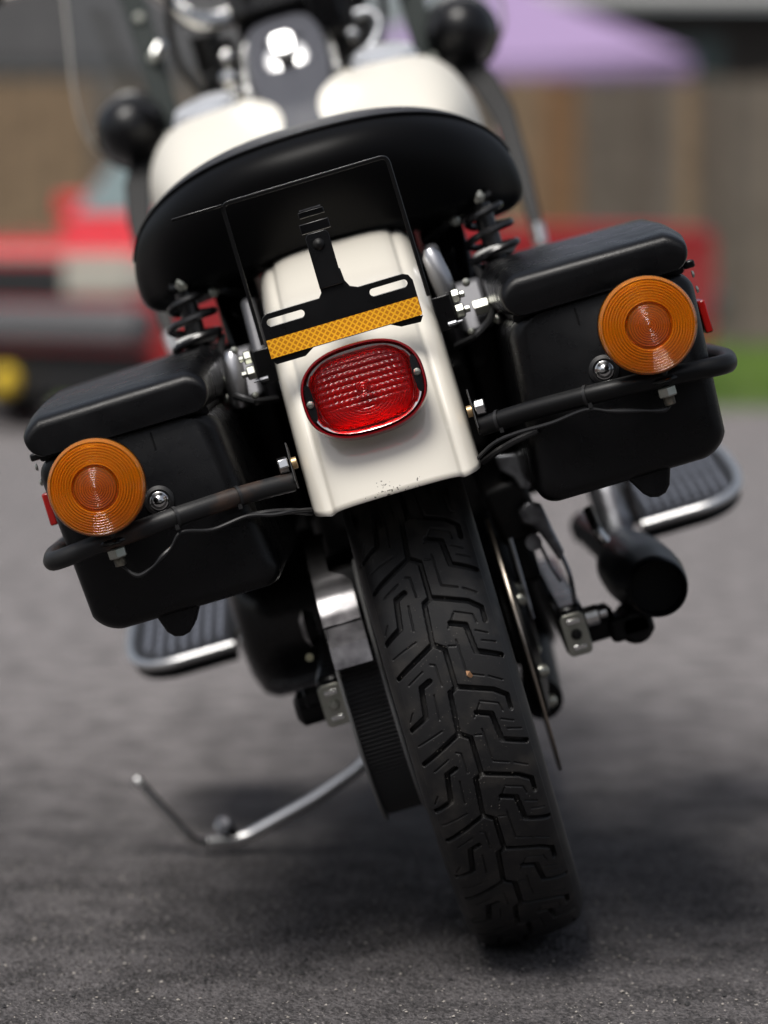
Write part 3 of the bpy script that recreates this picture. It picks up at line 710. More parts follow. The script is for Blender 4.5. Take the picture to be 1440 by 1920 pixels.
# ---- fuel tanks with caps
def tank(s):
    st = [(.44, .075, .875, .930, .10), (.47, .088, .855, .948, .10), (.52, .098, .835, .968, .105), (.60, .108, .815, .996, .110), (.70, .115, .805, 1.018, .115), (.80, .118, .805, 1.033, .118), (.90, .115, .815, 1.040, .115), (1.0, .10, .84, 1.036, .105), (1.07, .075, .87, 1.015, .09), (1.10, .04, .90, .985, .08)]
    rings = []
    for y, w, zb, zt, cx in st:
        zc = zb + (zt - zb) * .42; r = []
        for k in range(48):
            a = 2 * math.pi * k / 48; c, q = math.cos(a), math.sin(a)
            x = cx + w * math.copysign(abs(c) ** (.75 if c * 1 > 0 else .35), c); z = zc + ((zt - zc) if q > 0 else (zc - zb)) * math.copysign(abs(q) ** .8, q)
            r.append((s * x, y, z))
        rings.append(r)
    m = MB(); m.loft(rings); t = m.build('fuel_tank', CREAM_T, bike, ang=70, sub=1)
    o = Vector((s * .128, .79, 1.026)); ax = Vector((s * .10, -.34, 1))
    m = MB(); m.lathe([(.046, 0), (.046, .006), (.042, .008), (.042, .013), (.040, .016), (.020, .021), (0, .022)], o, ax, 40); m.build('fuel_cap', NICKEL, t)
    m = MB(); m.lathe([(.0475, -.004), (.0500, -.004), (.0500, .003), (.0465, .004)], o, ax, 40); m.build('cap_gasket', DARK, t)
CREAM_T = mat('cream_tank_paint', (.76, .725, .645), .48, coat=.12, coat_rough=.2)
NICKEL = mat('bright_cap_metal', (.84, .86, .90), .30, .6, coat=.6)
for s in (-1, 1): tank(s)
# ---- console between the tanks
st = [(.44, .034, .934), (.50, .035, .952), (.58, .0365, .974), (.66, .039, .995), (.71, .044, 1.012), (.76, .053, 1.036), (.82, .0585, 1.062), (.90, .0590, 1.098), (.96, .055, 1.124), (.995, .047, 1.139), (1.012, .035, 1.146), (1.018, .018, 1.148)]
m = MB(); m.loft([[(x, y, z) for x, z in ((w, zt - .030), (w, zt - .008), (w - .003, zt - .0025), (w - .009, zt), (w * .4, zt + .0015), (0, zt + .002), (-w * .4, zt + .0015), (-w + .009, zt), (-w + .003, zt - .0025), (-w, zt - .008), (-w, zt - .030), (0, zt - .034))] for y, w, zt in st]); dash = m.build('dash_console', GREY, bike, ang=50, sub=1)
m = MB(); m.loft([[(x, y, z) for x, z in ((w + .010, .93), (w + .010, zt - .02), (w + .002, zt - .012), (-w - .002, zt - .012), (-w - .010, zt - .02), (-w - .010, .93))] for y, w, zt in st[1:-1]]); m.build('dash_base', GLOSS, dash, bevel=.004)
for px_, py_ in ((-.021, .905), (.021, .905)):
    m = MB(); m.lathe([(.0085, 0), (.0075, .0015), (.006, .001), (.0055, -.002), (0, -.002)], (px_, py_, 1.102), (0, -.4, .9), 20); m.build('lamp_hole', DARK, dash)
kn = Vector((0, -.80, .60)).normalized(); ko = Vector((.000, .825, 1.066))
kt = Vector((0, .60, .80))
m = MB(); m.lathe([(0, -.01), (.033, -.01), (.034, .004), (.031, .010), (.018, .014), (0, .014)], ko, kn, 32); ks = m.build('key_switch', SCHROME, dash)
m = MB(); q = ko + kn * .012
ring0 = [q + Vector((x, 0, 0)) + kt * y for x, y in rrect(-.019, .019, -.006, .036, .014)]; m.loft([ring0, [p + kn * .014 for p in ring0]]); m.build('switch_lever', SCHROME, dash, bevel=.004, seg=3)
m = MB(); m.box(ko + kn * .0190 - kt * .0135, (.022, .012, .014), Rx(50)); m.build('key_slot', DARK, dash)

# ---- handlebar, clamp, controls
m = MB(); m.tube(fillet([(-.36, .83, 1.27), (-.25, .93, 1.275), (-.165, .965, 1.245), (-.118, .99, 1.162), (-.02, 1.03, 1.166), (.02, 1.03, 1.166), (.118, .99, 1.162), (.165, .965, 1.245), (.25, .93, 1.275), (.36, .83, 1.27)], .045, 8), .0135, 16); hb = m.build('handlebar', CHROME, bike)
for s in (-1, 1):
    m = MB(); m.tube([(s * .36, .83, 1.27), (s * .46, .74, 1.262)], .018, 16); m.build('grip', RUBBER, hb)
m = MB(); m.box((.012, 1.02, 1.176), (.150, .05, .052), Rx(-15)); m.box((.07, .99, 1.13), (.05, .03, .07)); m.box((0, 1.03, 1.12), (.12, .04, .10)); rs = m.build('handlebar_clamp', GLOSS, bike, bevel=.006)
for x in (-.045, .045):
    for y in (.975, 1.02):
        m = MB(); m.lathe([(.0085, 0), (.0085, .007), (.006, .010), (0, .010)], (x + .01, y - .0, 1.196), (0, -.5, 1), 12); m.build('clamp_bolt', ZINC, rs)
m = MB(); m.box((.085, 1.02, 1.10), (.05, .05, .11)); m.box((-.09, 1.04, 1.08), (.04, .05, .12)); m.box((0, 1.08, 1.02), (.26, .06, .16)); m.build('fork_clamp', DARK, bike, bevel=.008)
for x, y, z, r in ((-.083, .96, 1.105, .010), (-.088, .95, 1.075, .014), (-.084, .95, 1.052, .010), (.098, .95, 1.085, .011)):
    m = MB(); m.lathe([(0, -.01), (r, -.01), (r, .006), (r * .6, .012), (0, .013)], (x, y, z), (0, -1, .2), 20); m.build('indicator_lamp', CHROME, bike)
m = MB(); m.tube(spline([(.085, .94, 1.045), (.105, .93, 1.052), (.128, .94, 1.070), (.140, .95, 1.092), (.130, .96, 1.110), (.108, .96, 1.112)], 24), .0085, 12); m.build('choke_cable', ALU, bike)
for s in (-1, 1):
    m = MB(); m.tube(spline([(s * .075, 1.0, 1.20), (s * .13, .96, 1.22), (s * .155, .99, 1.13), (s * .12, 1.05, 1.04), (s * .08, 1.08, .95)], 24), .006, 8); m.build('control_cable', WIRE, bike)
    m = MB(); m.tube([(s * .11, 1.06, 1.16), (s * .11, 1.17, .86), (s * .10, 1.50, .30)], .023, 16); m.build('fork_leg', DARK, bike)
# front fender and headlamp nacelle
m = MB(); rings = []
for k in range(25):
    a = R(-20 + 220 * k / 24); rings.append([(.085 * math.sin(R(q)), 1.56 + (.345 - .05 * (1 - math.cos(R(q)))) * math.cos(a), AZ + .015 + (.345 - .05 * (1 - math.cos(R(q)))) * math.sin(a)) for q in range(-80, 81, 16)])
m.loft(rings, False, False, closed=False); m.build('front_fender', CREAM_T, bike, solid=.003)
m = MB(); m.lathe([(.04, -.06), (.085, -.02), (.1, .04), (.1, .10), (.09, .12), (0, .13)], (0, 1.16, 1.05), (0, 1, 0), 32, True); m.build('headlamp', DARK, bike)
# ---- passing lamps
for s in (-1, 1):
    m = MB(); m.lathe([(0, -.062), (.015, -.060), (.032, -.050), (.046, -.030), (.053, 0), (.055, .03), (.056, .05), (.052, .056), (0, .06)], (s * .254, 1.10, 1.055), (0, 1, 0), 48); pl = m.build('passing_lamp', mat('lamp_shell_black', (.005, .005, .006), .30, spec=.5), bike)
    m = MB(); m.lathe([(.056, .044), (.060, .046), (.060, .056), (.054, .060)], (s * .254, 1.10, 1.055), (0, 1, 0), 48); m.build('lamp_rim', GLOSS, pl)
    m = MB(); m.tube([(s * .254, 1.10, 1.005), (s * .22, 1.10, .975), (s * .10, 1.09, .98)], .012, 12); m.build('lamp_bracket', GLOSS, bike)
    # windshield post and lower brace
    m = MB(); rr = lambda x, y, z, w, t: [(s * (x - w), y - t, z), (s * (x + w), y - t, z), (s * (x + w), y + t, z), (s * (x - w), y + t, z)]
    m.loft([rr(.196, 1.10, 1.00, .017, .005), rr(.199, 1.115, 1.06, .019, .005), rr(.199, 1.16, 1.16, .018, .005), rr(.207, 1.21, 1.32, .018, .005)]); wp = m.build('windshield_post', GREENP, bike, bevel=.002)
    for x, y, z in ((.203, 1.093, 1.028), (.194, 1.148, 1.150), (.200, 1.175, 1.215)):
        q = MB(); q.lathe([(.0085, 0), (.0085, .006), (.006, .010), (0, .0105)], (s * x, y, z), (0, -1, .2), 14); q.build('post_bolt', ZINC, wp)
    q = MB(); q.tube([(s * .186, 1.13, 1.155), (s * .175, 1.12, 1.165)], .008, 10); q.build('post_clamp', CHROME, wp)
    m = MB(); fl = lambda x, y, z, w, t: [(s * (x - w), y - t, z - w * .3), (s * (x + w), y - t, z + w * .3), (s * (x + w), y + t, z + w * .3), (s * (x - w), y + t, z - w * .3)]
    gpts = [(.200, 1.13, 1.075, .016), (.238, 1.10, 1.025, .019), (.266, 1.06, .972, .019), (.277, 1.03, .920, .017), (.277, .98, .840, .014), (.272, .92, .752, .010)]
    m.loft([fl(x, y, z, w, .006) for x, y, z, w in gpts]); gb = m.build('guard_bar', mat('dull_guard_bar', (.008, .008, .009), .5, spec=.3), bike, bevel=.003)
    m = MB(); m.cyl((s * .272, .915, .752), (s * .270, .905, .725), .011, n=16); m.build('guard_bar_end', CHROME, gb)
    m = MB(); m.cyl((s * .26, 1.03, .895), (s * .27, 1.03, .895), .014, n=16); m.build('marker_lamp', BULB, gb)
# windshield: thin clear sheet
def glass():
    m = bpy.data.materials.new('clear_acrylic'); m.use_nodes = True; n, l = m.node_tree.nodes, m.node_tree.links
    n.remove(n['Principled BSDF']); tr = n.new('ShaderNodeBsdfTransparent'); tr.inputs[0].default_value = (.93, .95, .95, 1)
    gl = n.new('ShaderNodeBsdfGlossy'); gl.inputs['Roughness'].default_value = .04; fr = n.new('ShaderNodeFresnel'); fr.inputs[0].default_value = 1.45
    mx = n.new('ShaderNodeMixShader'); l.new(fr.outputs[0], mx.inputs[0]); l.new(tr.outputs[0], mx.inputs[1]); l.new(gl.outputs[0], mx.inputs[2]); l.new(mx.outputs[0], n['Material Output'].inputs[0])
    return m
GLASS = glass()
wpoly = spline([(0, .965), (.16, .985), (.26, 1.005), (.315, 1.04), (.328, 1.11), (.315, 1.22), (.28, 1.40), (.18, 1.52), (0, 1.55)], 40)
full = [(x, z) for x, z in wpoly] + [(-x, z) for x, z in wpoly[-2:0:-1]]
wy = lambda x, z: 1.23 + (z - 1.05) * .42 - .9 * x * x
m = MB(); cxz = (0, 1.25); rings = []
for f in (1, .75, .5, .25, .02): rings.append([(cxz[0] + (x - cxz[0]) * f, wy((x) * f, cxz[1] + (z - cxz[1]) * f), cxz[1] + (z - cxz[1]) * f) for x, z in full])
m.loft(rings, False, True); ws = m.build('windshield', GLASS, bike)
m = MB(); m.tube([(x, wy(x, z), z) for x, z in full + full[:1]], .0022, 6, cap=False); m.build('windshield_edge', mat('acrylic_edge', (.30, .28, .25), .3, trans=.4), ws)

# ---- frame, gearbox, engine masses in the dark middle
m = MB(); m.box((0, .47, .52), (.20, .38, .34)); m.box((0, .38, .34), (.20, .36, .16)); m.build('gearbox', DARK, bike, bevel=.02, seg=3)
m = MB(); m.box((.0, .22, .60), (.235, .10, .30)); m.box((.135, .35, .56), (.06, .22, .22)); m.box((-.14, .33, .58), (.05, .22, .20)); m.build('battery_box', GLOSS, bike, bevel=.01)
m = MB()
for y in (.72, .98):
    tilt = -22 if y < .8 else 22
    for k in range(12): m.box((0, y + (k * .018) * math.sin(R(tilt)), .50 + k * .021), (.20, .17, .008), Rx(-tilt))
m.box((0, .85, .36), (.20, .42, .26)); m.build('engine', DARK, bike, bevel=.003)
m = MB(); rings = []
for x, k in ((-.10, 1.0), (-.20, 1.0), (-.228, .98), (-.242, .92), (-.250, .80), (-.253, .55)):
    rings.append([(x, .52 + .27 * k * c, .385 + .115 * k * q) for c, q in sell(1, 1, 2.6, 48)])
m.loft(rings); prm = m.build('primary_cover', GLOSS, bike, ang=50)
for a in range(0, 360, 45):
    m = MB(); m.lathe([(.006, 0), (.006, .004), (0, .005)], (-.246, .52 + .22 * math.cos(R(a)), .385 + .09 * math.sin(R(a))), (-1, 0, 0), 10); m.build('cover_screw', ZINC, prm)
for s in (-1, 1):
    m = MB(); m.tube(fillet([(s * .115, .08, .765), (s * .115, .20, .74), (s * .115, .45, .58), (s * .115, .5, .24), (s * .11, 1.05, .20), (s * .05, 1.18, .85)], .06), .016, 12); m.build('frame_rail', GLOSS, bike)
m = MB(); m.tube([(.085, .16, .222), (.10, .60, .235)], .024, 16); m.build('crossover_pipe', DARK, bike)
m = MB(); m.lathe([(.0, -.012), (.016, -.012), (.022, 0), (.012, .006), (0, .006)], (-.148, .02, .398), (-1, 0, 0), 6); m.build('footrest_stub', GLOSS, bike)
m = MB(); m.lathe([(.0045, 0), (.0045, .003), (0, .004)], (-.150, -.05, .375), (0, -1, 0), 12); m.build('hub_marker', mat('pale_yellow_cap', (.6, .58, .4), .4), bike)
for s in (-1, 1):
    m = MB(); m.prism([(.10, .66), (.16, .80), (.34, .80), (.36, .64)], lambda a, b, d: (s * d, a, b), .098, .150); m.build('side_cover', GLOSS, bike, bevel=.008)
# ---- exhaust
mo = Vector((.236, -.105, .348)); ma = Vector((-.03, 1, -.005))
m = MB(); m.lathe([(.0, .035), (.0285, .035), (.0288, .002), (.0300, .0), (.0318, .002), (.0345, .022), (.0360, .050), (.0395, .075), (.041, .12), (.042, .20), (.040, .27), (.028, .33), (.0225, .37), (.022, .80)], mo, ma, 48, False, True); muf = m.build('muffler', mat('muffler_black', (.006, .006, .007), .36, spec=.4), bike, ang=50)
m = MB(); m.lathe([(.0302, -.001), (.0296, .002), (.0293, .030), (.0, .0305)], mo, ma, 40); m.build('muffler_bore', mat('soot_black', (.006, .006, .006), .8), muf)
m = MB(); m.box((.200, .0, .305), (.050, .06, .028)); m.cyl((.205, -.03, .303), (.205, .05, .303), .020); m.build('muffler_bracket', DARK, bike, bevel=.006)
m = MB(); m.cyl((.238, .46, .340), (.242, .52, .425), .023, n=24); m.cyl((.236, .45, .335), (.235, .42, .318), .030, n=24); m.build('exhaust_shield', ALU, bike, bevel=.004)
m = MB(); m.prism([(.266, .425), (.278, .418), (.276, .360), (.266, .352), (.262, .38)], lambda a, b, d: (a, d, b), .48, .50); m.build('shield_bracket', POLISH, bike, bevel=.003)
m = MB(); m.tube(spline([(.195, .10, .43), (.198, .08, .405), (.204, .08, .39)], 8), .006, 8); m.build('exhaust_clamp', CHROME, bike)
# ---- floorboards
for s in (-1, 1):
    zf = lambda y: .348 + (y - .48) * .17
    outl = [(.272, .48), (.360, .48), (.390, .50), (.410, .54), (.418, .60), (.418, .70), (.408, .76), (.385, .80), (.300, .80), (.276, .78)]
    outl = [tuple(p) for p in fillet([(x, y, 0) for x, y in outl], .02, 4)]; outl = [(x, y) for x, y, _ in outl]
    m = MB(); m.loft([[(s * x, y, zf(y) - .020) for x, y in outl], [(s * x, y, zf(y)) for x, y in outl]]); fb = m.build('floorboard', DARK, bike, bevel=.003)
    m = MB(); m.loft([[(s * (.345 + (x - .345) * .93), .64 + (y - .64) * .95, zf(y) + h) for x, y in outl] for h in (.000, .0045)])
    pad = m.build('rubber_pad', mat('black_pad_rubber', (.012, .012, .014), .5), fb, bevel=.001); RIB = mat('sheen_rib_rubber', (.13, .14, .17), .4)  # pad dark, ribs pale bluish: sheen and rib shading painted into the rubber
    nx, ny = (7, 8) if s < 0 else (9, 3)
    for i in range(nx):
        for j in range(ny):
            x0, x1 = .285 + .115 * i / nx, .285 + .115 * (i + .58) / nx; y0_, y1_ = .505 + .27 * j / ny, .505 + .27 * (j + (.75 if s < 0 else .94)) / ny
            yc, xc = (y0_ + y1_) / 2, (x0 + x1) / 2
            if xc > .385 and (yc < .53 or yc > .75): continue
            q = MB(); q.loft([[(s * x0, y0_, zf(y0_) + .004), (s * x1, y0_, zf(y0_) + .004), (s * x1, y1_, zf(y1_) + .004), (s * x0, y1_, zf(y1_) + .004)], [(s * (x0 + .001), y0_ + .001, zf(y0_) + .013), (s * (x1 - .001), y0_ + .001, zf(y0_) + .013), (s * (x1 - .001), y1_ - .001, zf(y1_) + .013), (s * (x0 + .001), y1_ - .001, zf(y1_) + .013)]]); q.build('pad_rib', RIB, pad)
    edge = [(x, y) for x, y in outl if y < .79]
    m = MB(); m.tube([(s * (x + .001), y - .004, zf(y) + .001) for x, y in edge], .0062, 10); m.build('chrome_edge', SCHROME, fb)
    m = MB(); m.box((s * .345, .60, .335), (.09, .07, .02)); m.box((s * .24, .64, .345), (.10, .03, .022)); m.build('floorboard_mount', DARK, fb, bevel=.004)
# ---- side stand
m = MB(); m.tube(fillet([(-.10, .40, .215), (-.150, .405, .166), (-.222, .41, .140), (-.330, .425, .1125), (-.372, .415, .122)], .022, 6), .0085, 14); sd = m.build('side_stand', SCHROME, bike)
m = MB(); m.tube(fillet([(-.335, .425, .1130), (-.388, .41, .1265), (-.434, .42, .220)], .014, 6), .0062, 12); m.build('stand_tail', CHROME, sd)
m = MB(); m.tube([(-.4318, .4195, .2155), (-.4348, .4202, .2225), (-.4372, .4208, .2275)], [.0066, .0074, .0050], 12); m.build('stand_tip', SCHROME, sd)
m = MB(); m.lathe([(0, -.006), (.010, -.006), (.012, 0), (.010, .008), (0, .010)], (-.346, .42, .137), (-.3, -.8, .5), 16); m.build('stand_stop', ALU, sd)
m = MB(); m.tube([(-.345, .42, .137), (-.335, .422, .118)], .006, 10); m.build('stand_pin', DARK, sd)
m = MB(); m.box((-.115, .40, .22), (.05, .06, .08)); m.build('stand_bracket', DARK, bike, bevel=.008)

# small leaf scrap caught in the tread, and another chip beside it
m = MB(); a = R(90 - 4); rr_ = AZ - .0005
lp = Vector((.017, -rr_ * math.sin(R(84)), AZ + rr_ * math.cos(R(84))))
m.add([lp + Vector(v) for v in ((-.003, -.001, .004), (.001, -.003, .003), (.003, -.001, -.003), (0, .0, -.005), (-.003, -.002, -.001))], [(0, 1, 4), (1, 2, 4), (2, 3, 4)])
lf = m.build('leaf_scrap', mat('dry_leaf', (.55, .30, .16), .6)); lf.matrix_world = Matrix.Translation((.168, 3.149, .0025)) @ Matrix.Rotation(R(-16.4), 4, 'Y')
tag(lf, 'tiny tan scrap of dry leaf stuck in the rear tyre tread', 'leaf scrap')

# ================================================================== BACKGROUND
# ---- red car, three-quarter front, parked behind
REDP = mat('red_car_paint', (.72, .022, .032), .28, coat=.9)
CARBLK = mat('car_black_trim', (.02, .02, .021), .5)
CARGL = mat('car_glass', (.06, .09, .09), .06, spec=.8, coat=1.)
CARGR = mat('car_grey_bumper', (.12, .12, .125), .45)
LAMPW = mat('headlamp_glass', (.46, .44, .38), .15, coat=.8)
car = empty('pickup_truck', (-.95, 11.6, 0), (0, 0, R(180 + 52)))
tag(car, 'red pickup truck parked behind the motorcycle, front facing left', 'pickup truck')
# car frame: origin at near front corner on the ground, +x forward of the nose, body runs to x=-4.4; y from 0 (near side) to -1.66 (far side)
Wd = 1.66
def side(poly, y0, y1): return lambda mb: mb.prism(poly, lambda a, b, d: (a, d, b), y0, y1)
hull = [(-.06, .30), (0, .36), (0, .60), (-.02, .74), (-.08, .80), (-.6, .835), (-1.22, .87), (-2.6, .885), (-3.45, .89), (-4.30, .885), (-4.38, .84), (-4.40, .55), (-4.36, .30)]
def arch(cx, r=.34): return [(cx + r * math.cos(R(a)), .27 + r * math.sin(R(a))) for a in range(10, 171, 16)]
poly = hull[::-1]
low = [(-4.36, .27)] + arch(-3.55)[::-1] + arch(-.82)[::-1] + [(-.06, .27)]
body_poly = low + hull[1:][0:0] + hull
seen = []
for p in body_poly:
    if not seen or (abs(p[0] - seen[-1][0]) + abs(p[1] - seen[-1][1])) > 1e-6: seen.append(p)
m = MB(); m.prism(seen, lambda a, b, d: (a, d, b), 0, -Wd); cb = m.build('body', REDP, car, bevel=.05, seg=3)
cab = [(-1.10, .86), (-1.52, 1.34), (-1.66, 1.39), (-2.25, 1.39), (-2.34, 1.34), (-2.40, .88)]
m = MB(); m.loft([[(a, -(.03 + .16 * max(0, (b - .87) / .5)), b) for a, b in cab], [(a, -Wd + (.03 + .16 * max(0, (b - .87) / .5)), b) for a, b in cab]]); m.build('cabin', REDP, car, bevel=.03)
def quad(pts, off): return pts
ins = lambda z: .03 + .16 * max(0, (z - .87) / .5)
def pane(name, P, mt):
    nrm = (Vector(P[1]) - Vector(P[0])).cross(Vector(P[2]) - Vector(P[0])).normalized(); c = sum((Vector(p) for p in P), Vector()) / len(P)
    if nrm.dot(c - Vector((-2.3, -Wd / 2, 1.0))) < 0: nrm = -nrm
    q = MB(); q.loft([[Vector(p) - nrm * .01 for p in P], [Vector(p) + nrm * .008 for p in P]]); return q.build(name, mt, car)
pane('windscreen', [(-1.16, -.10, .93), (-1.48, -.20, 1.295), (-1.48, -Wd + .20, 1.295), (-1.16, -Wd + .10, .93)], mat('windscreen_glass', (.16, .22, .22), .05, spec=1., coat=1.))
for a0, a1, b0, b1 in ((-1.30, -2.28, -1.62, -2.26),):
    pane('side_window', [(a0, -ins(.93), .93), (a1, -ins(.93), .93), (b1, -ins(1.28), 1.28), (b0, -ins(1.28), 1.28)], CARGL)
pane('rear_window', [(-2.385, -.16, .98), (-2.35, -.24, 1.30), (-2.35, -Wd + .24, 1.30), (-2.385, -Wd + .16, .98)], CARGL)
def cbox(name, c, d, mt, bev=.01): q = MB(); q.box(c, d); return q.build(name, mt, car, bevel=bev)
cbox('grille', (.0, -Wd / 2, .635), (.03, .80, .15), CARBLK)
for y in (-.29, -Wd + .29): cbox('headlamp', (.004, y, .655), (.05, .36, .15), LAMPW)
for y in (-.06, -Wd + .06): cbox('corner_lamp', (-.03, y, .655), (.12, .11, .13), mat('corner_lamp_glass', (.40, .38, .34), .2, coat=.6))
cbox('front_bumper', (.05, -Wd / 2, .46), (.16, Wd + .03, .16), CARGR, .04)
cbox('chrome_strip', (.012, -Wd / 2, .745), (.02, Wd - .1, .025), LAMPW, .005)
cbox('lower_valance', (-.02, -Wd / 2, .25), (.10, Wd - .06, .20), CARBLK, .03)
cbox('rear_bumper', (-4.42, -Wd / 2, .46), (.16, Wd + .03, .18), CARGR, .04)
cbox('side_trim', (-2.2, .004, .52), (2.3, .02, .07), CARBLK, .004)
for y in (-.25, -Wd + .25): cbox('tail_lamp', (-4.40, y, .68), (.03, .36, .14), mat('tail_lamp_red', (.3, .01, .01), .2))
FOG = mat('yellow_fog_lamp', (.90, .62, .05), .25, coat=.8)
for y in (-.76, -Wd + .26):
    q = MB(); q.lathe([(0, .03), (.045, .025), (.06, .0), (.06, -.03)], (.07, y - .02, .22), (1, 0, 0), 24); q.build('fog_lamp', FOG, car)
for x in (-.82, -3.55):
    for y in (-.09, -Wd + .09):
        q = MB(); q.lathe([(.18, -.09), (.26, -.09), (.285, -.06), (.29, 0), (.285, .06), (.26, .09), (.18, .09)], (x, y, .29), (0, 1, 0), 40); w_ = q.build('wheel', RUBBER, car)
        q = MB(); q.lathe([(0, .05), (.06, .05), (.17, .03), (.185, .09)], (x, y, .29), (0, 1 if y > -.5 else -1, 0), 32); q.build('rim', ALU, w_)
cbox('mirror', (-1.36, .10, .98), (.08, .16, .11), REDP, .02)
cbox('mirror', (-1.36, -Wd - .10, .98), (.08, .16, .11), REDP, .02)
for x in (-2.2,): cbox('door_handle', (x + .1, .012, .74), (.14, .03, .03), CARBLK, .005)

# ---- grass verge in front of the fence
gm = mat('verge_soil', (.06, .10, .022), .9, vary=(3, (.10, .15, .03), .35, .65))
m = MB(); m.add([(-14, 14.6, .004), (-.5, 13.9, .004), (14, 13.2, .004), (14, 24, .004), (-14, 24, .004)], [(0, 1, 2, 3, 4)]); vg = m.build('verge', gm); vg['kind'] = 'structure'; vg['label'] = 'grass verge along the fence'
m = MB(); r_ = random.Random(11)
for _ in range(24000):
    x = r_.uniform(-8, 8); y = r_.uniform(14.2 - x * .05, 21.8); h = r_.uniform(.04, .11); a = r_.uniform(0, 6.28); w = .008; lx, ly = r_.uniform(-.03, .03), r_.uniform(-.03, .03)
    m.add([(x - w * math.cos(a), y - w * math.sin(a), 0), (x + w * math.cos(a), y + w * math.sin(a), 0), (x + lx, y + ly, h)], [(0, 1, 2)])
gr = m.build('grass', mat('grass_blades', (.10, .20, .025), .6, vary=(2, (.17, .27, .04), .4, .6))); gr['kind'] = 'stuff'; gr['label'] = 'short bright green grass in front of the wooden fence'
# ---- wooden fence: every board its own object
fence = empty('wooden_fence', (0, 22, 0)); tag(fence, 'tall weathered wooden board fence across the background', 'fence')
tones = [(.17, .138, .116), (.145, .117, .098), (.195, .158, .132), (.125, .098, .082), (.16, .132, .113)]
brown = (.22, .12, .062)
pm = []
for k, c in enumerate(tones + [brown, (.25, .17, .11)]):
    pm.append(mat('fence_board_%d' % k, c, .85, vary=(6, tuple(q * .72 for q in c), .4, .65), bump=(30, .4, .004)))
for i in range(-66, 66):
    x = i * .150 + .075; h = 2.08 + rnd.uniform(-.015, .015)
    k = rnd.randrange(5)
    if .96 < x < 1.46: k = 5 if rnd.random() < .75 else 6
    if -3.2 < x < -2.3: k = 6
    if 2.2 < x < 2.4: k = 6
    q = MB(); t = .011; yo = rnd.uniform(-.004, .004); w = .071
    q.prism([(-w, .04), (w, .04), (w, h - .03), (w - .03, h), (-w + .03, h), (-w, h - .03)], lambda a, b, d: (x + a, yo + d, b), -t, t); q.build('plank', pm[k], fence)
for z in (.35, 1.75):
    q = MB(); q.box((0, .045, z), (19.8, .05, .09)); q.build('rail', pm[1], fence)
for x in (-9.6, -7.2, -4.8, -2.4, 0, 2.4, 4.8, 7.2, 9.6):
    q = MB(); q.box((x, .12, 1.03), (.10, .10, 2.05)); q.build('post', pm[1], fence)
# ---- purple canopy tent behind the fence
LAV = mat('lavender_canvas', (.33, .235, .41), .8, bump=(9, .3, .02))
tent = empty('canopy_tent', (1.12, 26.0, 0)); tag(tent, 'lavender purple pop-up canopy tent rising behind the fence', 'tent')
hw, ez, az_ = 1.52, 2.42, 3.22
m = MB(); ng = 10; rows = []
for i in range(ng + 1):
    f = i / ng; z = az_ + (ez - az_) * (f ** .9) ; r = hw * f + .01; row = []
    for a, b in ((-1, -1), (0, -1), (1, -1), (1, 0), (1, 1), (0, 1), (-1, 1), (-1, 0)):
        sag = -.05 * f * (1 - f) * 2 if a * b == 0 else 0
        row.append((a * r, b * r, z + sag - (.05 * f if a * b == 0 else 0)))
    rows.append(row)
m.loft(rows, False, False); m.build('canopy', LAV, tent, ang=20, solid=.01)
m = MB(); m.loft([[(a * hw, b * hw, ez + dz) for a, b in ((-1, -1), (1, -1), (1, 1), (-1, 1))] for dz in (-.05, -.27)], False, False); m.build('valance', LAV, tent, solid=.01)
for a in (-1, 1):
    for b in (-1, 1):
        m = MB(); m.box((a * (hw - .03), b * (hw - .03), 1.18), (.04, .04, 2.36)); m.build('tent_leg', CARGR, tent)
# ---- houses beyond the fence
SID = mat('dark_siding', (.035, .031, .027), .8); TRIMW = mat('white_trim', (.62, .62, .60), .6); ROOF = mat('roof_shingle', (.035, .035, .036), .9, vary=(8, (.055, .054, .055), .4, .6))
house = empty('house', (3.4, 31, 0)); tag(house, 'dark brown house with a white gutter above the fence at upper right', 'house')
m = MB(); m.box((1.2, 2.0, 1.7), (7.4, 4, 3.4)); hwl = m.build('wall', SID, house)
for k in range(10):
    q = MB(); q.box((1.2, -.012, 2.02 + k * .13), (7.4, .024, .118)); q.build('siding_board', SID, hwl, bevel=.006)
m = MB(); m.loft([[(-2.6, -.45, 3.50), (5.3, -.45, 3.50), (5.3, 2, 5.0), (-2.6, 2, 5.0)], [(-2.6, -.45, 3.60), (5.3, -.45, 3.60), (5.3, 2, 5.1), (-2.6, 2, 5.1)]]); m.build('roof', ROOF, house)
m = MB(); m.box((-.75, -.50, 3.47), (3.4, .10, .13)); m.build('gutter', TRIMW, house, bevel=.02)
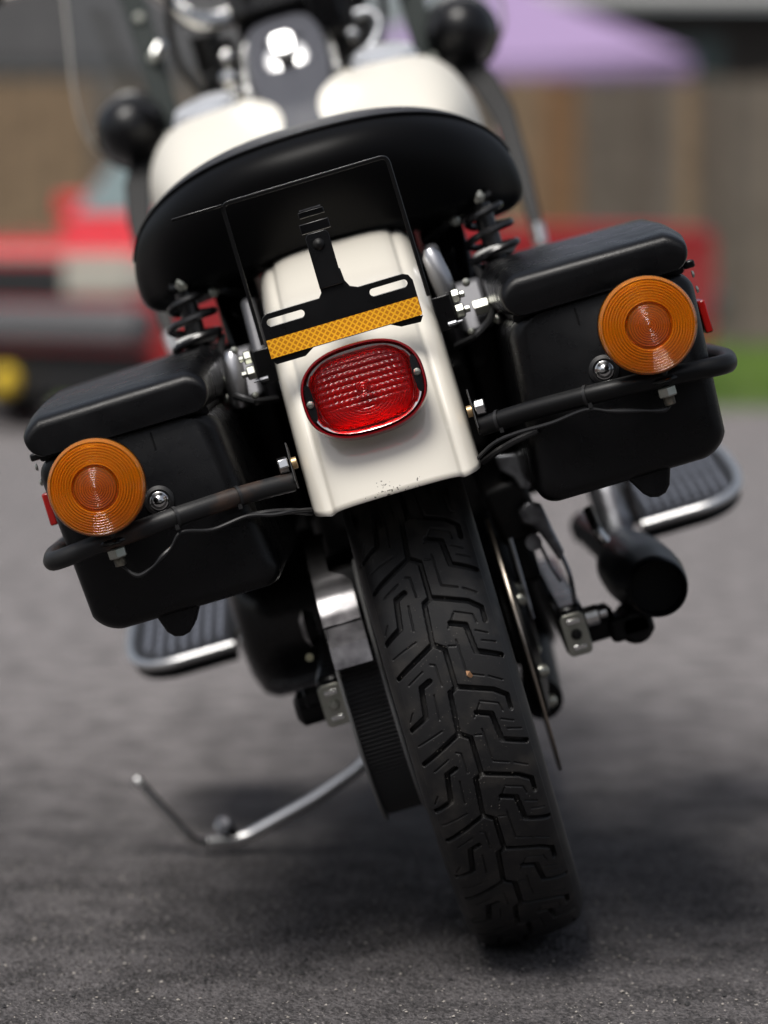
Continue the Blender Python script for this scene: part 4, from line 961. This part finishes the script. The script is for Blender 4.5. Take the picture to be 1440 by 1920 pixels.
for x in (-.2, 1.6):
    q = MB(); q.box((x, -.03, 2.65), (1.0, .06, .9)); wf = q.build('window_frame', mat('dark_frame', (.05, .045, .04), .6), house); q = MB(); q.box((x, -.065, 2.65), (.88, .012, .78)); q.build('pane', CARGL, wf)
shed = empty('garage', (-3.2, 30, 0)); tag(shed, 'dark grey garage with a shingled roof behind the fence at upper left', 'garage')
GRY = mat('grey_siding', (.070, .070, .072), .8)
m = MB(); m.box((-.6, 2.0, 1.3), (6.6, 4, 2.6)); gw = m.build('wall', GRY, shed)
for k in range(6):
    q = MB(); q.box((-.6, -.012, 1.85 + k * .13), (6.6, .024, .118)); q.build('siding_board', GRY, gw, bevel=.006)
m = MB(); m.loft([[(-4.2, -.4, 2.60), (3.0, -.4, 2.60), (3.0, 2.2, 4.9), (-4.2, 2.2, 4.9)], [(-4.2, -.4, 2.70), (3.0, -.4, 2.70), (3.0, 2.2, 5.0), (-4.2, 2.2, 5.0)]]); rf = m.build('roof', ROOF, shed)

# ---- unseen house added behind the photographer to darken reflections in black parts
far = empty('added_house', (0, -9, 0)); tag(far, 'brown weatherboard house added unseen behind the viewer to darken reflections', 'house')
BRW = mat('brown_weatherboard', (.085, .070, .058), .8)
m = MB(); m.box((0, -3, 1.9), (26, 6, 3.8)); m.build('wall', BRW, far)
m = MB(); m.loft([[(-13.6, .7, 3.75), (13.6, .7, 3.75), (13.6, -3, 6.6), (-13.6, -3, 6.6)], [(-13.6, .7, 3.9), (13.6, .7, 3.9), (13.6, -3, 6.8), (-13.6, -3, 6.8)]]); m.build('roof', ROOF, far)
for x in (-9, -5.5, 4.5, 8.5):
    q = MB(); q.box((x, .03, 2.0), (1.6, .08, 1.3)); wf = q.build('window', TRIMW, far); q = MB(); q.box((x, .075, 2.0), (1.4, .02, 1.1)); q.build('pane', CARGL, wf)
q = MB(); q.box((-1.2, .03, 1.1), (1.0, .08, 2.1)); q.build('door', mat('door_paint', (.05, .03, .03), .5), far, bevel=.01)
